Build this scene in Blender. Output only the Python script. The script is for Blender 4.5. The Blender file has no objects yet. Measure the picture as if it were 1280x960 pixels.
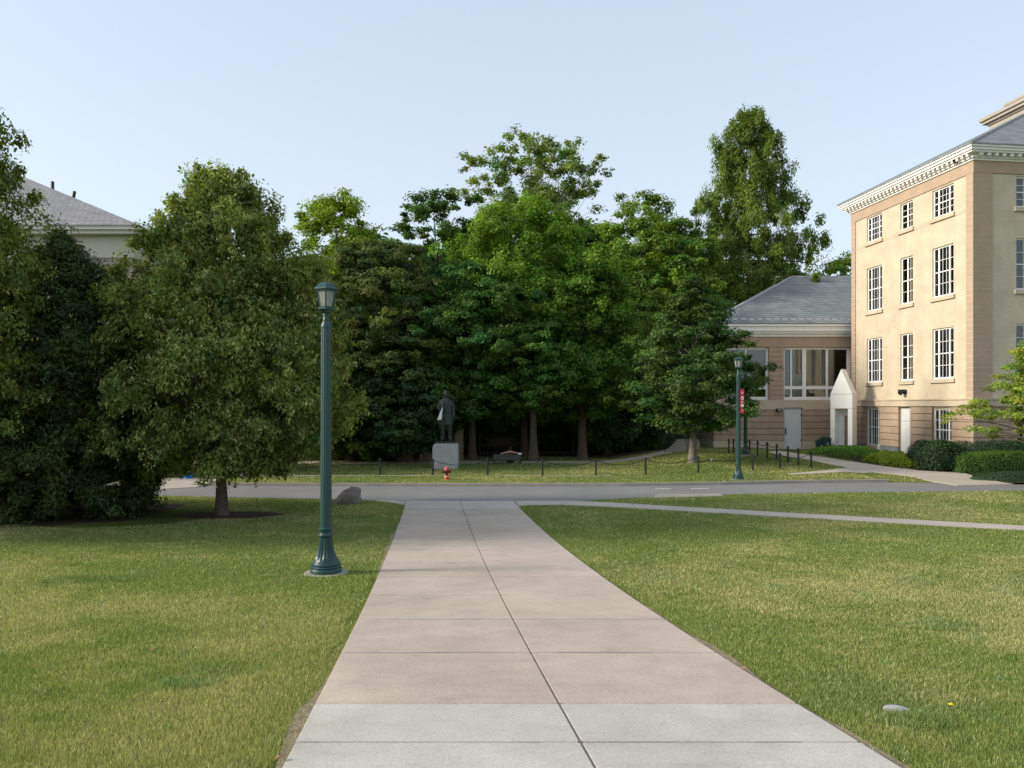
import bpy, bmesh, math, random
import numpy as np
from mathutils import Vector, Matrix
from mathutils.geometry import delaunay_2d_cdt
R = math.radians
random.seed(7)
rng = np.random.default_rng(11)
sc = bpy.context.scene
COL = sc.collection

# ------------------------------------------------------------------ camera
CAMZ = 3.2
F = 940.0
cam_d = bpy.data.cameras.new('camera')
cam_d.sensor_width = 36
cam_d.lens = F / 1280 * 36
cam_d.shift_y = 28 / 1280
cam_d.clip_start = 0.1
cam_d.clip_end = 6000
cam = bpy.data.objects.new('camera', cam_d)
cam.location = (0, 0, CAMZ)
cam.rotation_euler = (R(90), 0, 0)
COL.objects.link(cam)
sc.camera = cam

# ------------------------------------------------------------------ light
SUN_EL = R(25)
SUN_AZ_VEC = Vector((-1.0, -0.13, 0)).normalized()          # where the sun stands, on plan
w = bpy.data.worlds.new('World')
sc.world = w
w.use_nodes = True
nt = w.node_tree
sky = nt.nodes.new('ShaderNodeTexSky')
sky.sky_type = 'NISHITA'
sky.sun_disc = False
sky.sun_elevation = SUN_EL
sky.sun_rotation = math.atan2(SUN_AZ_VEC.x, SUN_AZ_VEC.y)
sky.air_density = 0.9
sky.dust_density = 2.2
sky.ozone_density = 1.6
hz = nt.nodes.new('ShaderNodeMixRGB')            # thin even haze over the clear sky
hz.inputs['Fac'].default_value = 0.55
tcw = nt.nodes.new('ShaderNodeTexCoord'); spw = nt.nodes.new('ShaderNodeSeparateXYZ'); crw = nt.nodes.new('ShaderNodeValToRGB')
nt.links.new(tcw.outputs['Generated'], spw.inputs[0]); nt.links.new(spw.outputs['Z'], crw.inputs['Fac'])
crw.color_ramp.elements[0].position = 0.0; crw.color_ramp.elements[0].color = (.755, .81, .83, 1)
crw.color_ramp.elements[1].position = 0.75; crw.color_ramp.elements[1].color = (.53, .62, .72, 1)
ek = crw.color_ramp.elements.new(0.32); ek.color = (.665, .735, .80, 1)
sc10 = nt.nodes.new('ShaderNodeVectorMath'); sc10.operation = 'SCALE'; sc10.inputs['Scale'].default_value = 8.3
nt.links.new(crw.outputs['Color'], sc10.inputs[0]); nt.links.new(sc10.outputs[0], hz.inputs['Color2'])
nt.links.new(sky.outputs['Color'], hz.inputs['Color1'])
nt.links.new(hz.outputs['Color'], nt.nodes['Background'].inputs['Color'])
nt.nodes['Background'].inputs['Strength'].default_value = 0.10
sun_d = bpy.data.lights.new('sun', 'SUN')
sun_d.energy = 2.35
sun_d.angle = R(11)
sun_d.color = (1.0, 0.91, 0.76)
sun = bpy.data.objects.new('sun', sun_d)
COL.objects.link(sun)
sdir = (SUN_AZ_VEC * math.cos(SUN_EL) + Vector((0, 0, math.sin(SUN_EL)))).normalized()
sun.rotation_euler = sdir.to_track_quat('Z', 'Y').to_euler()
sc.view_settings.view_transform = 'Standard'
sc.view_settings.look = 'None'
sc.view_settings.gamma = 1
sc.view_settings.use_curve_mapping = False
sc.view_settings.exposure = 0.9
sc.cycles.max_bounces = 6
sc.cycles.diffuse_bounces = 3
sc.cycles.glossy_bounces = 3
sc.cycles.transmission_bounces = 4
sc.cycles.transparent_max_bounces = 8
sc.cycles.use_denoising = True
sc.cycles.caustics_reflective = False
sc.cycles.caustics_refractive = False

# ------------------------------------------------------------------ helpers
def sstep(t):
    t = np.clip(t, 0, 1)
    return t * t * (3 - 2 * t)

def gz(x, y):
    """height of the ground"""
    x = np.asarray(x, float); y = np.asarray(y, float)
    s = np.clip(1 - y / 26.0, 0, 1.35)
    z = 1.55 * s * s
    z = z + 0.52 * sstep((y - 31.5) / 9) * sstep((x - 4.5) / 6)
    fy = np.interp(x, [-60, -30, -12.4, -6, 0, 4.5, 8.5, 12, 14.5, 20.5, 40, 70], [34.3, 31.8, 30.15, 29.95, 29.9, 30.0, 30.5, 31.2, 31.6, 31.4, 33, 34.5])
    z = z + 0.12 * sstep((y - fy - 0.05) / 0.22) * sstep((x + 13.2) / 1.0) * sstep((16.2 - x) / 1.2)
    z = z + 1.2 * sstep((y - 46) / 40) + 0.10 * sstep((-x - 4) / 10) * sstep((26 - y) / 8) 
    return z

def gzf(x, y):
    return float(gz(x, y))

def G(px, py):
    """photo pixel on the ground -> world x, y"""
    lo, hi = 2.0, 150.0
    k = (py - 508) / F
    kx = (px - 640) / F
    f = lambda d: k * d - (CAMZ - gzf(kx * d, d))
    prev = lo
    d = lo
    while d < hi:
        d2 = d + 0.5
        if f(d2) >= 0:
            a, b = d, d2
            for _ in range(20):
                m = (a + b) / 2
                if f(m) >= 0: b = m
                else: a = m
            return (kx * b, b)
        d = d2
    return (kx * hi, hi)

def zat(py, d):
    return CAMZ - (py - 508) * d / F

def xat(px, d):
    return (px - 640) * d / F

def tag(o, label=None, cat=None, group=None, kind=None):
    if label: o['label'] = label
    if cat: o['category'] = cat
    if group: o['group'] = group
    if kind: o['kind'] = kind
    return o

def empty(name, loc, rz=0, label=None, cat=None, group=None):
    o = bpy.data.objects.new(name, None)
    COL.objects.link(o)
    o.location = loc
    o.rotation_euler = (0, 0, rz)
    o.empty_display_size = 0.3
    return tag(o, label, cat, group)

class MB:
    """collects shapes, links them as one mesh object"""
    def __init__(s):
        s.v = []; s.f = []
    def add(s, vs, fs):
        n = len(s.v)
        s.v.extend([tuple(p) for p in vs])
        s.f.extend([tuple(i + n for i in f) for f in fs])
        return s
    def box(s, x0, x1, y0, y1, z0, z1):
        vs = [(x0,y0,z0),(x1,y0,z0),(x1,y1,z0),(x0,y1,z0),(x0,y0,z1),(x1,y0,z1),(x1,y1,z1),(x0,y1,z1)]
        return s.add(vs, [(0,3,2,1),(4,5,6,7),(0,1,5,4),(1,2,6,5),(2,3,7,6),(3,0,4,7)])
    def prism(s, pts, z0, z1):
        """pts ccw on plan"""
        n = len(pts)
        vs = [(p[0],p[1],z0) for p in pts] + [(p[0],p[1],z1) for p in pts]
        fs = [tuple(range(n-1,-1,-1)), tuple(range(n,2*n))]
        fs += [(i,(i+1)%n,n+(i+1)%n,n+i) for i in range(n)]
        return s.add(vs, fs)
    def lathe(s, prof, n=24, flute=None, c=(0,0,0), rot=0, cap=True):
        """prof: list of (z, r, flute depth)"""
        vs = []; m = len(prof)
        for pr in prof:
            z, r = pr[0], pr[1]
            fd = pr[2] if len(pr) > 2 else 0
            for k in range(n):
                a = 2*math.pi*k/n + rot
                rr = r * (1 - (fd if k % 2 else 0))
                vs.append((c[0]+rr*math.cos(a), c[1]+rr*math.sin(a), c[2]+z))
        fs = []
        for j in range(m-1):
            for k in range(n):
                k2 = (k+1) % n
                fs.append((j*n+k, j*n+k2, (j+1)*n+k2, (j+1)*n+k))
        if cap:
            fs.append(tuple(range(n-1,-1,-1)))
            fs.append(tuple((m-1)*n+k for k in range(n)))
        return s.add(vs, fs)
    def tube(s, pts, rad, n=6, cap=True):
        pts = [Vector(p) for p in pts]
        m = len(pts)
        if not hasattr(rad, '__len__'): rad = [rad]*m
        vs = []
        up = Vector((0,0,1))
        prevU = None
        for i, p in enumerate(pts):
            t = (pts[min(i+1,m-1)] - pts[max(i-1,0)])
            if t.length < 1e-6: t = Vector((0,0,1))
            t.normalize()
            if prevU is None:
                a = Vector((1,0,0)) if abs(t.x) < 0.8 else Vector((0,1,0))
                U = (a - t*a.dot(t)).normalized()
            else:
                U = prevU - t*prevU.dot(t)
                U = U.normalized() if U.length > 1e-5 else prevU
            prevU = U
            V = t.cross(U)
            for k in range(n):
                a = 2*math.pi*k/n
                vs.append(p + (U*math.cos(a)+V*math.sin(a))*rad[i])
        fs = []
        for j in range(m-1):
            for k in range(n):
                k2 = (k+1)%n
                fs.append((j*n+k, j*n+k2, (j+1)*n+k2, (j+1)*n+k))
        if cap:
            fs.append(tuple(range(n-1,-1,-1)))
            fs.append(tuple((m-1)*n+k for k in range(n)))
        return s.add(vs, fs)
    def build(s, name, mat, parent=None, smooth=False, loc=None, bevel=0):
        me = bpy.data.meshes.new(name)
        me.from_pydata(s.v, [], s.f)
        me.validate()
        me.update()
        if bevel:
            bm = bmesh.new(); bm.from_mesh(me)
            bmesh.ops.remove_doubles(bm, verts=bm.verts, dist=1e-5)
            es = [e for e in bm.edges if len(e.link_faces) == 2 and e.calc_face_angle(0) > 0.6]
            bmesh.ops.bevel(bm, geom=es, offset=bevel, segments=2, affect='EDGES', profile=0.5)
            bm.to_mesh(me); bm.free()
        if mat is not None: me.materials.append(mat)
        if smooth:
            me.shade_smooth() if hasattr(me, 'shade_smooth') else None
            try:
                me.set_sharp_from_angle(angle=R(40))
            except Exception: pass
        o = bpy.data.objects.new(name, me)
        COL.objects.link(o)
        if parent is not None: o.parent = parent
        if loc is not None: o.location = loc
        return o

def mat(name, col, rough=0.8, metal=0, noise=None, bump=None, spec=0.3, noise2=None, coord='Object'):
    """noise: (scale, amount, detail) multiplies the colour; bump: (scale, strength, dist)"""
    m = bpy.data.materials.new(name); m.use_nodes = True
    t = m.node_tree; b = t.nodes['Principled BSDF']
    b.inputs['Roughness'].default_value = rough
    b.inputs['Metallic'].default_value = metal
    b.inputs['Specular IOR Level'].default_value = spec
    c4 = (*col, 1)
    b.inputs['Base Color'].default_value = c4
    tc = t.nodes.new('ShaderNodeTexCoord')
    cur = None
    for nz in (noise, noise2):
        if nz:
            n = t.nodes.new('ShaderNodeTexNoise')
            n.inputs['Scale'].default_value = nz[0]
            n.inputs['Detail'].default_value = nz[2] if len(nz) > 2 else 4
            n.inputs['Roughness'].default_value = 0.65
            t.links.new(tc.outputs[coord], n.inputs['Vector'])
            mr = t.nodes.new('ShaderNodeMapRange')
            mr.inputs['From Min'].default_value = 0.3; mr.inputs['From Max'].default_value = 0.7
            mr.inputs['To Min'].default_value = 1 - nz[1]; mr.inputs['To Max'].default_value = 1 + nz[1]
            t.links.new(n.outputs['Fac'], mr.inputs['Value'])
            mx = t.nodes.new('ShaderNodeMixRGB'); mx.blend_type = 'MULTIPLY'; mx.inputs['Fac'].default_value = 1
            if cur is None: mx.inputs['Color1'].default_value = c4
            else: t.links.new(cur, mx.inputs['Color1'])
            t.links.new(mr.outputs['Result'], mx.inputs['Color2'])
            cur = mx.outputs['Color']
    if cur is not None: t.links.new(cur, b.inputs['Base Color'])
    if bump:
        n = t.nodes.new('ShaderNodeTexNoise')
        n.inputs['Scale'].default_value = bump[0]; n.inputs['Detail'].default_value = 5
        t.links.new(tc.outputs[coord], n.inputs['Vector'])
        bp = t.nodes.new('ShaderNodeBump'); bp.inputs['Strength'].default_value = bump[1]
        bp.inputs['Distance'].default_value = bump[2] if len(bump) > 2 else 0.02
        t.links.new(n.outputs['Fac'], bp.inputs['Height'])
        t.links.new(bp.outputs['Normal'], b.inputs['Normal'])
    return m

def leaf_mat(name, transl=0.3, tint=(1,1,1), rough=0.55, gloss=0.05):
    m = bpy.data.materials.new(name); m.use_nodes = True
    t = m.node_tree; t.nodes.clear()
    out = t.nodes.new('ShaderNodeOutputMaterial')
    at = t.nodes.new('ShaderNodeAttribute'); at.attribute_name = 'col'
    d = t.nodes.new('ShaderNodeBsdfDiffuse'); tr = t.nodes.new('ShaderNodeBsdfTranslucent')
    gl = t.nodes.new('ShaderNodeBsdfGlossy'); gl.inputs['Roughness'].default_value = rough
    gl.inputs['Color'].default_value = (0.8, 0.85, 0.8, 1)
    tm = t.nodes.new('ShaderNodeMixRGB'); tm.blend_type = 'MULTIPLY'; tm.inputs['Fac'].default_value = 1
    tm.inputs['Color2'].default_value = (1.25, 1.35, 0.5, 1)
    t.links.new(at.outputs['Color'], d.inputs['Color'])
    t.links.new(at.outputs['Color'], tm.inputs['Color1'])
    t.links.new(tm.outputs['Color'], tr.inputs['Color'])
    m1 = t.nodes.new('ShaderNodeMixShader'); m1.inputs['Fac'].default_value = transl
    t.links.new(d.outputs[0], m1.inputs[1]); t.links.new(tr.outputs[0], m1.inputs[2])
    m2 = t.nodes.new('ShaderNodeMixShader'); m2.inputs['Fac'].default_value = gloss
    t.links.new(m1.outputs[0], m2.inputs[1]); t.links.new(gl.outputs[0], m2.inputs[2])
    t.links.new(m2.outputs[0], out.inputs['Surface'])
    return m

def np_mesh(name, verts, nper, cols, material, parent=None, loc=None):
    """verts (N*nper,3) with each run of nper vertices one face"""
    nv = len(verts); nf = nv // nper
    me = bpy.data.meshes.new(name)
    me.vertices.add(nv); me.loops.add(nv); me.polygons.add(nf)
    me.vertices.foreach_set('co', np.ascontiguousarray(verts, np.float32).ravel())
    me.loops.foreach_set('vertex_index', np.arange(nv, dtype=np.int32))
    me.polygons.foreach_set('loop_start', np.arange(0, nv, nper, dtype=np.int32))
    me.polygons.foreach_set('loop_total', np.full(nf, nper, np.int32))
    if cols is not None:
        a = me.attributes.new('col', 'FLOAT_COLOR', 'POINT')
        c = np.ones((nv, 4), np.float32); c[:, :3] = np.repeat(cols, nper, axis=0)
        a.data.foreach_set('color', c.ravel())
    me.update(calc_edges=True)
    me.materials.append(material)
    o = bpy.data.objects.new(name, me); COL.objects.link(o)
    if parent is not None: o.parent = parent
    if loc is not None: o.location = loc
    return o

_NG = rng.random((256, 256))
def vnoise(x, y, s):
    x = np.asarray(x)*s + 1000.3; y = np.asarray(y)*s + 1000.7
    xi = np.floor(x).astype(int); yi = np.floor(y).astype(int)
    fx = x - xi; fy = y - yi
    fx = fx*fx*(3-2*fx); fy = fy*fy*(3-2*fy)
    g = lambda a, b: _NG[a % 256, b % 256]
    return (g(xi,yi)*(1-fx)+g(xi+1,yi)*fx)*(1-fy) + (g(xi,yi+1)*(1-fx)+g(xi+1,yi+1)*fx)*fy

def nrm(a):
    return a / np.maximum(np.linalg.norm(a, axis=-1, keepdims=True), 1e-9)

def leaf_quads(P, N, size, aspect, r=None, droop=0.0, shape=1):
    """diamond leaves at P with normals N -> (4n,3)"""
    r = r or rng
    n = len(P)
    rand = nrm(r.normal(size=(n, 3)))
    rand[:, 2] -= droop * 2
    T = nrm(rand - N * np.sum(rand*N, axis=1, keepdims=True))
    B = np.cross(N, T)
    s = size * (0.65 + 0.7 * r.random((n, 1)))
    L = T * s; W = B * s * aspect * 0.5
    Q = np.empty((n, 4, 3))
    Q[:, 0] = P - L*0.5
    Q[:, 1] = P + W - L*0.08 + N*s*0.06
    Q[:, 2] = P + L*0.5
    Q[:, 3] = P - W - L*0.08 + N*s*0.06
    return Q.reshape(-1, 3)

# ------------------------------------------------------------------ materials
M = {}
M['leaf'] = leaf_mat('leaf', 0.38, gloss=0.02)
M['needle'] = leaf_mat('needle', 0.15, gloss=0.03)
M['grass'] = leaf_mat('grass_blade', 0.30, gloss=0.04)
M['bark'] = mat('bark', (0.115, 0.085, 0.065), 0.95, noise=(6, 0.35, 6), bump=(14, 0.7, 0.03))
M['bark_grey'] = mat('bark_grey', (0.17, 0.15, 0.125), 0.95, noise=(5, 0.3, 6), bump=(12, 0.6, 0.03))
M['soil'] = mat('soil', (0.07, 0.045, 0.03), 1.0, noise=(9, 0.4, 6), bump=(20, 0.9, 0.03))
M['green_paint'] = mat('green_paint', (0.010, 0.052, 0.050), 0.42, noise=(3, 0.12, 5), noise2=(40, 0.08, 3), spec=0.5)
M['dark_green_paint'] = mat('dark_green_paint', (0.008, 0.045, 0.043), 0.42, noise=(3, 0.15, 5), spec=0.5)
M['black_metal'] = mat('black_metal', (0.012, 0.014, 0.015), 0.45, spec=0.5, noise=(10, 0.2, 3))
M['white_paint'] = mat('white_paint', (0.82, 0.81, 0.78), 0.55, noise=(2, 0.05, 4))
M['door_white'] = mat('door_white', (0.62, 0.63, 0.62), 0.5, noise=(1.3, 0.06, 4))
M['bronze'] = mat('bronze', (0.028, 0.038, 0.033), 0.5, metal=0.3, noise=(7, 0.35, 5), spec=0.5)
M['granite'] = mat('granite', (0.42, 0.42, 0.41), 0.8, noise=(60, 0.25, 4), noise2=(3, 0.12, 4), bump=(30, 0.3, 0.01))
M['paper'] = mat('paper', (0.78, 0.78, 0.80), 0.7)
M['stone_tan'] = mat('stone_tan', (0.26, 0.19, 0.14), 0.9, noise=(4, 0.35, 5), bump=(8, 0.6, 0.03))
M['rock'] = mat('rock', (0.20, 0.165, 0.15), 0.95, noise=(3, 0.35, 8), noise2=(22, 0.22, 4), bump=(9, 0.8, 0.04))
M['asphalt'] = mat('asphalt', (0.205, 0.20, 0.197), 0.9, noise=(0.5, 0.12, 5), noise2=(70, 0.18, 3), bump=(90, 0.3, 0.01))
M['kerb'] = mat('kerb', (0.33, 0.30, 0.26), 0.9, noise=(1.2, 0.15, 5), noise2=(25, 0.12, 3))
M['walk'] = mat('walk_concrete', (0.46, 0.40, 0.335), 0.92, noise=(0.8, 0.10, 6), noise2=(45, 0.08, 3), bump=(50, 0.2, 0.005))
M['white_line'] = mat('white_line', (0.65, 0.65, 0.62), 0.8, noise=(12, 0.2, 4))
M['slate'] = None
M['red'] = mat('red_paint', (0.55, 0.035, 0.03), 0.45, noise=(6, 0.15, 3), spec=0.5)
M['red_faded'] = mat('faded_red_paint', (0.52, 0.10, 0.10), 0.6, noise=(6, 0.15, 3))
M['orange'] = mat('orange_plastic', (0.62, 0.16, 0.06), 0.6)
M['blue'] = mat('blue_paint', (0.008, 0.17, 0.52), 0.45, spec=0.4)
M['wood'] = mat('weathered_wood', (0.085, 0.085, 0.075), 0.9, noise=(12, 0.25, 5))
M['skin'] = mat('skin', (0.55, 0.36, 0.28), 0.6)
M['red_cloth'] = mat('red_cloth', (0.16, 0.035, 0.03), 0.9)
M['dark_cloth'] = mat('dark_cloth', (0.03, 0.03, 0.045), 0.9)
M['hair'] = mat('hair', (0.02, 0.014, 0.01), 0.7)
M['blind'] = mat('blind', (0.55, 0.58, 0.52), 0.9)
M['room'] = mat('room_dark', (0.10, 0.095, 0.09), 0.95)
M['bluestone'] = mat('bluestone', (0.17, 0.19, 0.21), 0.9, noise=(3, 0.2, 4))
M['yellow'] = mat('yellow_petal', (0.75, 0.55, 0.02), 0.7)
M['dry_leaf'] = mat('dry_leaf', (0.38, 0.22, 0.11), 0.9)

def glass_mat():
    m = bpy.data.materials.new('window_glass'); m.use_nodes = True
    t = m.node_tree; t.nodes.clear()
    out = t.nodes.new('ShaderNodeOutputMaterial')
    tr = t.nodes.new('ShaderNodeBsdfTransparent'); tr.inputs['Color'].default_value = (0.62, 0.66, 0.65, 1)
    gl = t.nodes.new('ShaderNodeBsdfGlossy'); gl.inputs['Roughness'].default_value = 0.03
    gl.inputs['Color'].default_value = (0.9, 0.93, 0.95, 1)
    fr = t.nodes.new('ShaderNodeFresnel'); fr.inputs['IOR'].default_value = 1.9
    mx = t.nodes.new('ShaderNodeMixShader')
    t.links.new(fr.outputs[0], mx.inputs[0]); t.links.new(tr.outputs[0], mx.inputs[1]); t.links.new(gl.outputs[0], mx.inputs[2])
    t.links.new(mx.outputs[0], out.inputs['Surface'])
    return m
M['glass'] = glass_mat()
M['lamp_glass'] = mat('lamp_glass', (0.42, 0.43, 0.40), 0.15, noise=(9, 0.25, 2), spec=0.6)
M['lamp_glass'].node_tree.nodes['Principled BSDF'].inputs['Transmission Weight'].default_value = 0.35

def brick_mat(name, c1, c2, mortar, bw=0.22, rh=0.075, ms=0.008, bump=0.3, noise_amt=0.1, stain=None):
    """bricks laid by height and by the wall's own run (generated in the wall's local frame)"""
    m = mat(name, c1, 0.9, noise=None)
    t = m.node_tree; b = t.nodes['Principled BSDF']
    tc = t.nodes.new('ShaderNodeTexCoord')
    sp = t.nodes.new('ShaderNodeSeparateXYZ'); t.links.new(tc.outputs['Object'], sp.inputs[0])
    ad = t.nodes.new('ShaderNodeMath'); ad.operation = 'ADD'
    t.links.new(sp.outputs['X'], ad.inputs[0]); t.links.new(sp.outputs['Y'], ad.inputs[1])
    cb = t.nodes.new('ShaderNodeCombineXYZ'); t.links.new(ad.outputs[0], cb.inputs['X']); t.links.new(sp.outputs['Z'], cb.inputs['Y'])
    br = t.nodes.new('ShaderNodeTexBrick')
    br.inputs['Scale'].default_value = 1
    br.inputs['Brick Width'].default_value = bw; br.inputs['Row Height'].default_value = rh
    br.inputs['Mortar Size'].default_value = ms
    br.inputs['Color1'].default_value = (*c1, 1); br.inputs['Color2'].default_value = (*c2, 1)
    br.inputs['Mortar'].default_value = (*mortar, 1)
    t.links.new(cb.outputs[0], br.inputs['Vector'])
    n = t.nodes.new('ShaderNodeTexNoise'); n.inputs['Scale'].default_value = 1.1; n.inputs['Detail'].default_value = 7
    t.links.new(tc.outputs['Object'], n.inputs['Vector'])
    mr = t.nodes.new('ShaderNodeMapRange'); mr.inputs['From Min'].default_value = 0.3; mr.inputs['From Max'].default_value = 0.7
    mr.inputs['To Min'].default_value = 1-noise_amt; mr.inputs['To Max'].default_value = 1+noise_amt
    t.links.new(n.outputs['Fac'], mr.inputs['Value'])
    mx = t.nodes.new('ShaderNodeMixRGB'); mx.blend_type = 'MULTIPLY'; mx.inputs['Fac'].default_value = 1
    t.links.new(br.outputs['Color'], mx.inputs['Color1']); t.links.new(mr.outputs['Result'], mx.inputs['Color2'])
    mp = t.nodes.new('ShaderNodeMapping'); mp.inputs['Scale'].default_value = (2.2, 2.2, .16); t.links.new(tc.outputs['Object'], mp.inputs['Vector'])
    n3 = t.nodes.new('ShaderNodeTexNoise'); n3.inputs['Scale'].default_value = 1.6; n3.inputs['Detail'].default_value = 6; t.links.new(mp.outputs[0], n3.inputs['Vector'])
    mr3 = t.nodes.new('ShaderNodeMapRange'); mr3.inputs['From Min'].default_value = .5; mr3.inputs['From Max'].default_value = .72; mr3.inputs['To Min'].default_value = 1; mr3.inputs['To Max'].default_value = .93
    t.links.new(n3.outputs['Fac'], mr3.inputs['Value'])
    mx3 = t.nodes.new('ShaderNodeMixRGB'); mx3.blend_type = 'MULTIPLY'; mx3.inputs['Fac'].default_value = 1
    t.links.new(mx.outputs['Color'], mx3.inputs['Color1']); t.links.new(mr3.outputs['Result'], mx3.inputs['Color2']); mx = mx3
    t.links.new(mx.outputs['Color'], b.inputs['Base Color'])
    bp = t.nodes.new('ShaderNodeBump'); bp.inputs['Strength'].default_value = bump; bp.inputs['Distance'].default_value = 0.01; bp.invert = True
    t.links.new(br.outputs['Fac'], bp.inputs['Height']); t.links.new(bp.outputs['Normal'], b.inputs['Normal'])
    return m
M['cream_brick'] = brick_mat('cream_brick', (0.60, 0.505, 0.375), (0.54, 0.45, 0.33), (0.60, 0.51, 0.39))
M['brown_block'] = brick_mat('brown_block', (0.44, 0.325, 0.235), (0.40, 0.295, 0.215), (0.40, 0.30, 0.22), noise_amt=0.12)
M['brown_smooth'] = mat('brown_stone', (0.43, 0.32, 0.235), 0.9, noise=(1.5, 0.10, 6), noise2=(30, 0.06, 3))
M['joint_dark'] = mat('dark_joint', (0.13, 0.09, 0.065), 0.95)
M['joint_light'] = mat('light_joint', (0.58, 0.49, 0.38), 0.95)
M['cream_stone'] = mat('cream_stone', (0.53, 0.44, 0.33), 0.85, noise=(1.2, 0.12, 6), noise2=(20, 0.06, 3))
M['pink_grey_brick'] = brick_mat('pink_grey_brick', (0.34, 0.28, 0.24), (0.31, 0.25, 0.215), (0.38, 0.33, 0.29))
def slate_mat(name, a, b2, row=0.2):
    m = brick_mat(name, a, b2, tuple(0.45*x for x in a), bw=0.36, rh=row*0.8, ms=0.022, bump=0.6, noise_amt=0.16)
    m.node_tree.nodes['Principled BSDF'].inputs['Roughness'].default_value = 0.6
    return m
M['slate'] = slate_mat('slate', (0.27, 0.295, 0.30), (0.19, 0.21, 0.215))
M['slate_grey'] = slate_mat('slate_grey', (0.30, 0.285, 0.285), (0.22, 0.205, 0.205))

# ------------------------------------------------------------------ ground
def ground():
    xs = np.concatenate([[-3000,-900,-300,-120,-70], np.arange(-45, 45.01, 0.75), [70,120,300,900,3000]])
    ys = np.concatenate([[-3000,-600,-100,-30,-12], np.arange(-8, 29.4, 0.5), np.arange(29.5, 32.4, 0.1), np.arange(32.5, 60.01, 0.5), [65,75,85,95,150,400,1200,4000]])
    X, Y = np.meshgrid(xs, ys)
    Z = gz(X, Y)
    Z = np.where(Y < -8, gz(0*X, -8+0*Y), Z)
    nx, ny = len(xs), len(ys)
    V = np.stack([X.ravel(), Y.ravel(), Z.ravel()], 1)
    fs = [(j*nx+i, j*nx+i+1, (j+1)*nx+i+1, (j+1)*nx+i) for j in range(ny-1) for i in range(nx-1)]
    m = bpy.data.materials.new('lawn_ground'); m.use_nodes = True
    t = m.node_tree; b = t.nodes['Principled BSDF']; b.inputs['Roughness'].default_value = 1; b.inputs['Specular IOR Level'].default_value = 0.05
    tc = t.nodes.new('ShaderNodeTexCoord')
    mp = t.nodes.new('ShaderNodeMapping'); mp.inputs['Scale'].default_value = (1, 0.7, 1)
    t.links.new(tc.outputs['Object'], mp.inputs['Vector'])
    n1 = t.nodes.new('ShaderNodeTexNoise'); n1.inputs['Scale'].default_value = 0.55; n1.inputs['Detail'].default_value = 8; n1.inputs['Roughness'].default_value = 0.7
    n2 = t.nodes.new('ShaderNodeTexNoise'); n2.inputs['Scale'].default_value = 28; n2.inputs['Detail'].default_value = 5
    t.links.new(mp.outputs[0], n1.inputs['Vector']); t.links.new(tc.outputs['Object'], n2.inputs['Vector'])
    cr = t.nodes.new('ShaderNodeValToRGB')
    e = cr.color_ramp.elements
    e[0].position = 0.32; e[0].color = (0.07, 0.11, 0.022, 1)
    e[1].position = 0.72; e[1].color = (0.20, 0.19, 0.07, 1)
    k = e.new(0.5); k.color = (0.12, 0.155, 0.035, 1)
    t.links.new(n1.outputs['Fac'], cr.inputs['Fac'])
    mr = t.nodes.new('ShaderNodeMapRange'); mr.inputs['From Min'].default_value = 0.3; mr.inputs['From Max'].default_value = 0.7
    mr.inputs['To Min'].default_value = 0.6; mr.inputs['To Max'].default_value = 1.35
    t.links.new(n2.outputs['Fac'], mr.inputs['Value'])
    mx = t.nodes.new('ShaderNodeMixRGB'); mx.blend_type = 'MULTIPLY'; mx.inputs['Fac'].default_value = 1
    t.links.new(cr.outputs[0], mx.inputs['Color1']); t.links.new(mr.outputs[0], mx.inputs['Color2'])
    t.links.new(mx.outputs[0], b.inputs['Base Color'])
    bp = t.nodes.new('ShaderNodeBump'); bp.inputs['Strength'].default_value = 0.8; bp.inputs['Distance'].default_value = 0.04
    t.links.new(n2.outputs['Fac'], bp.inputs['Height']); t.links.new(bp.outputs[0], b.inputs['Normal'])
    mb = MB(); mb.v = [tuple(p) for p in V]; mb.f = fs
    o = mb.build('ground', m, smooth=True)
    tag(o, kind='structure')
ground()

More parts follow.
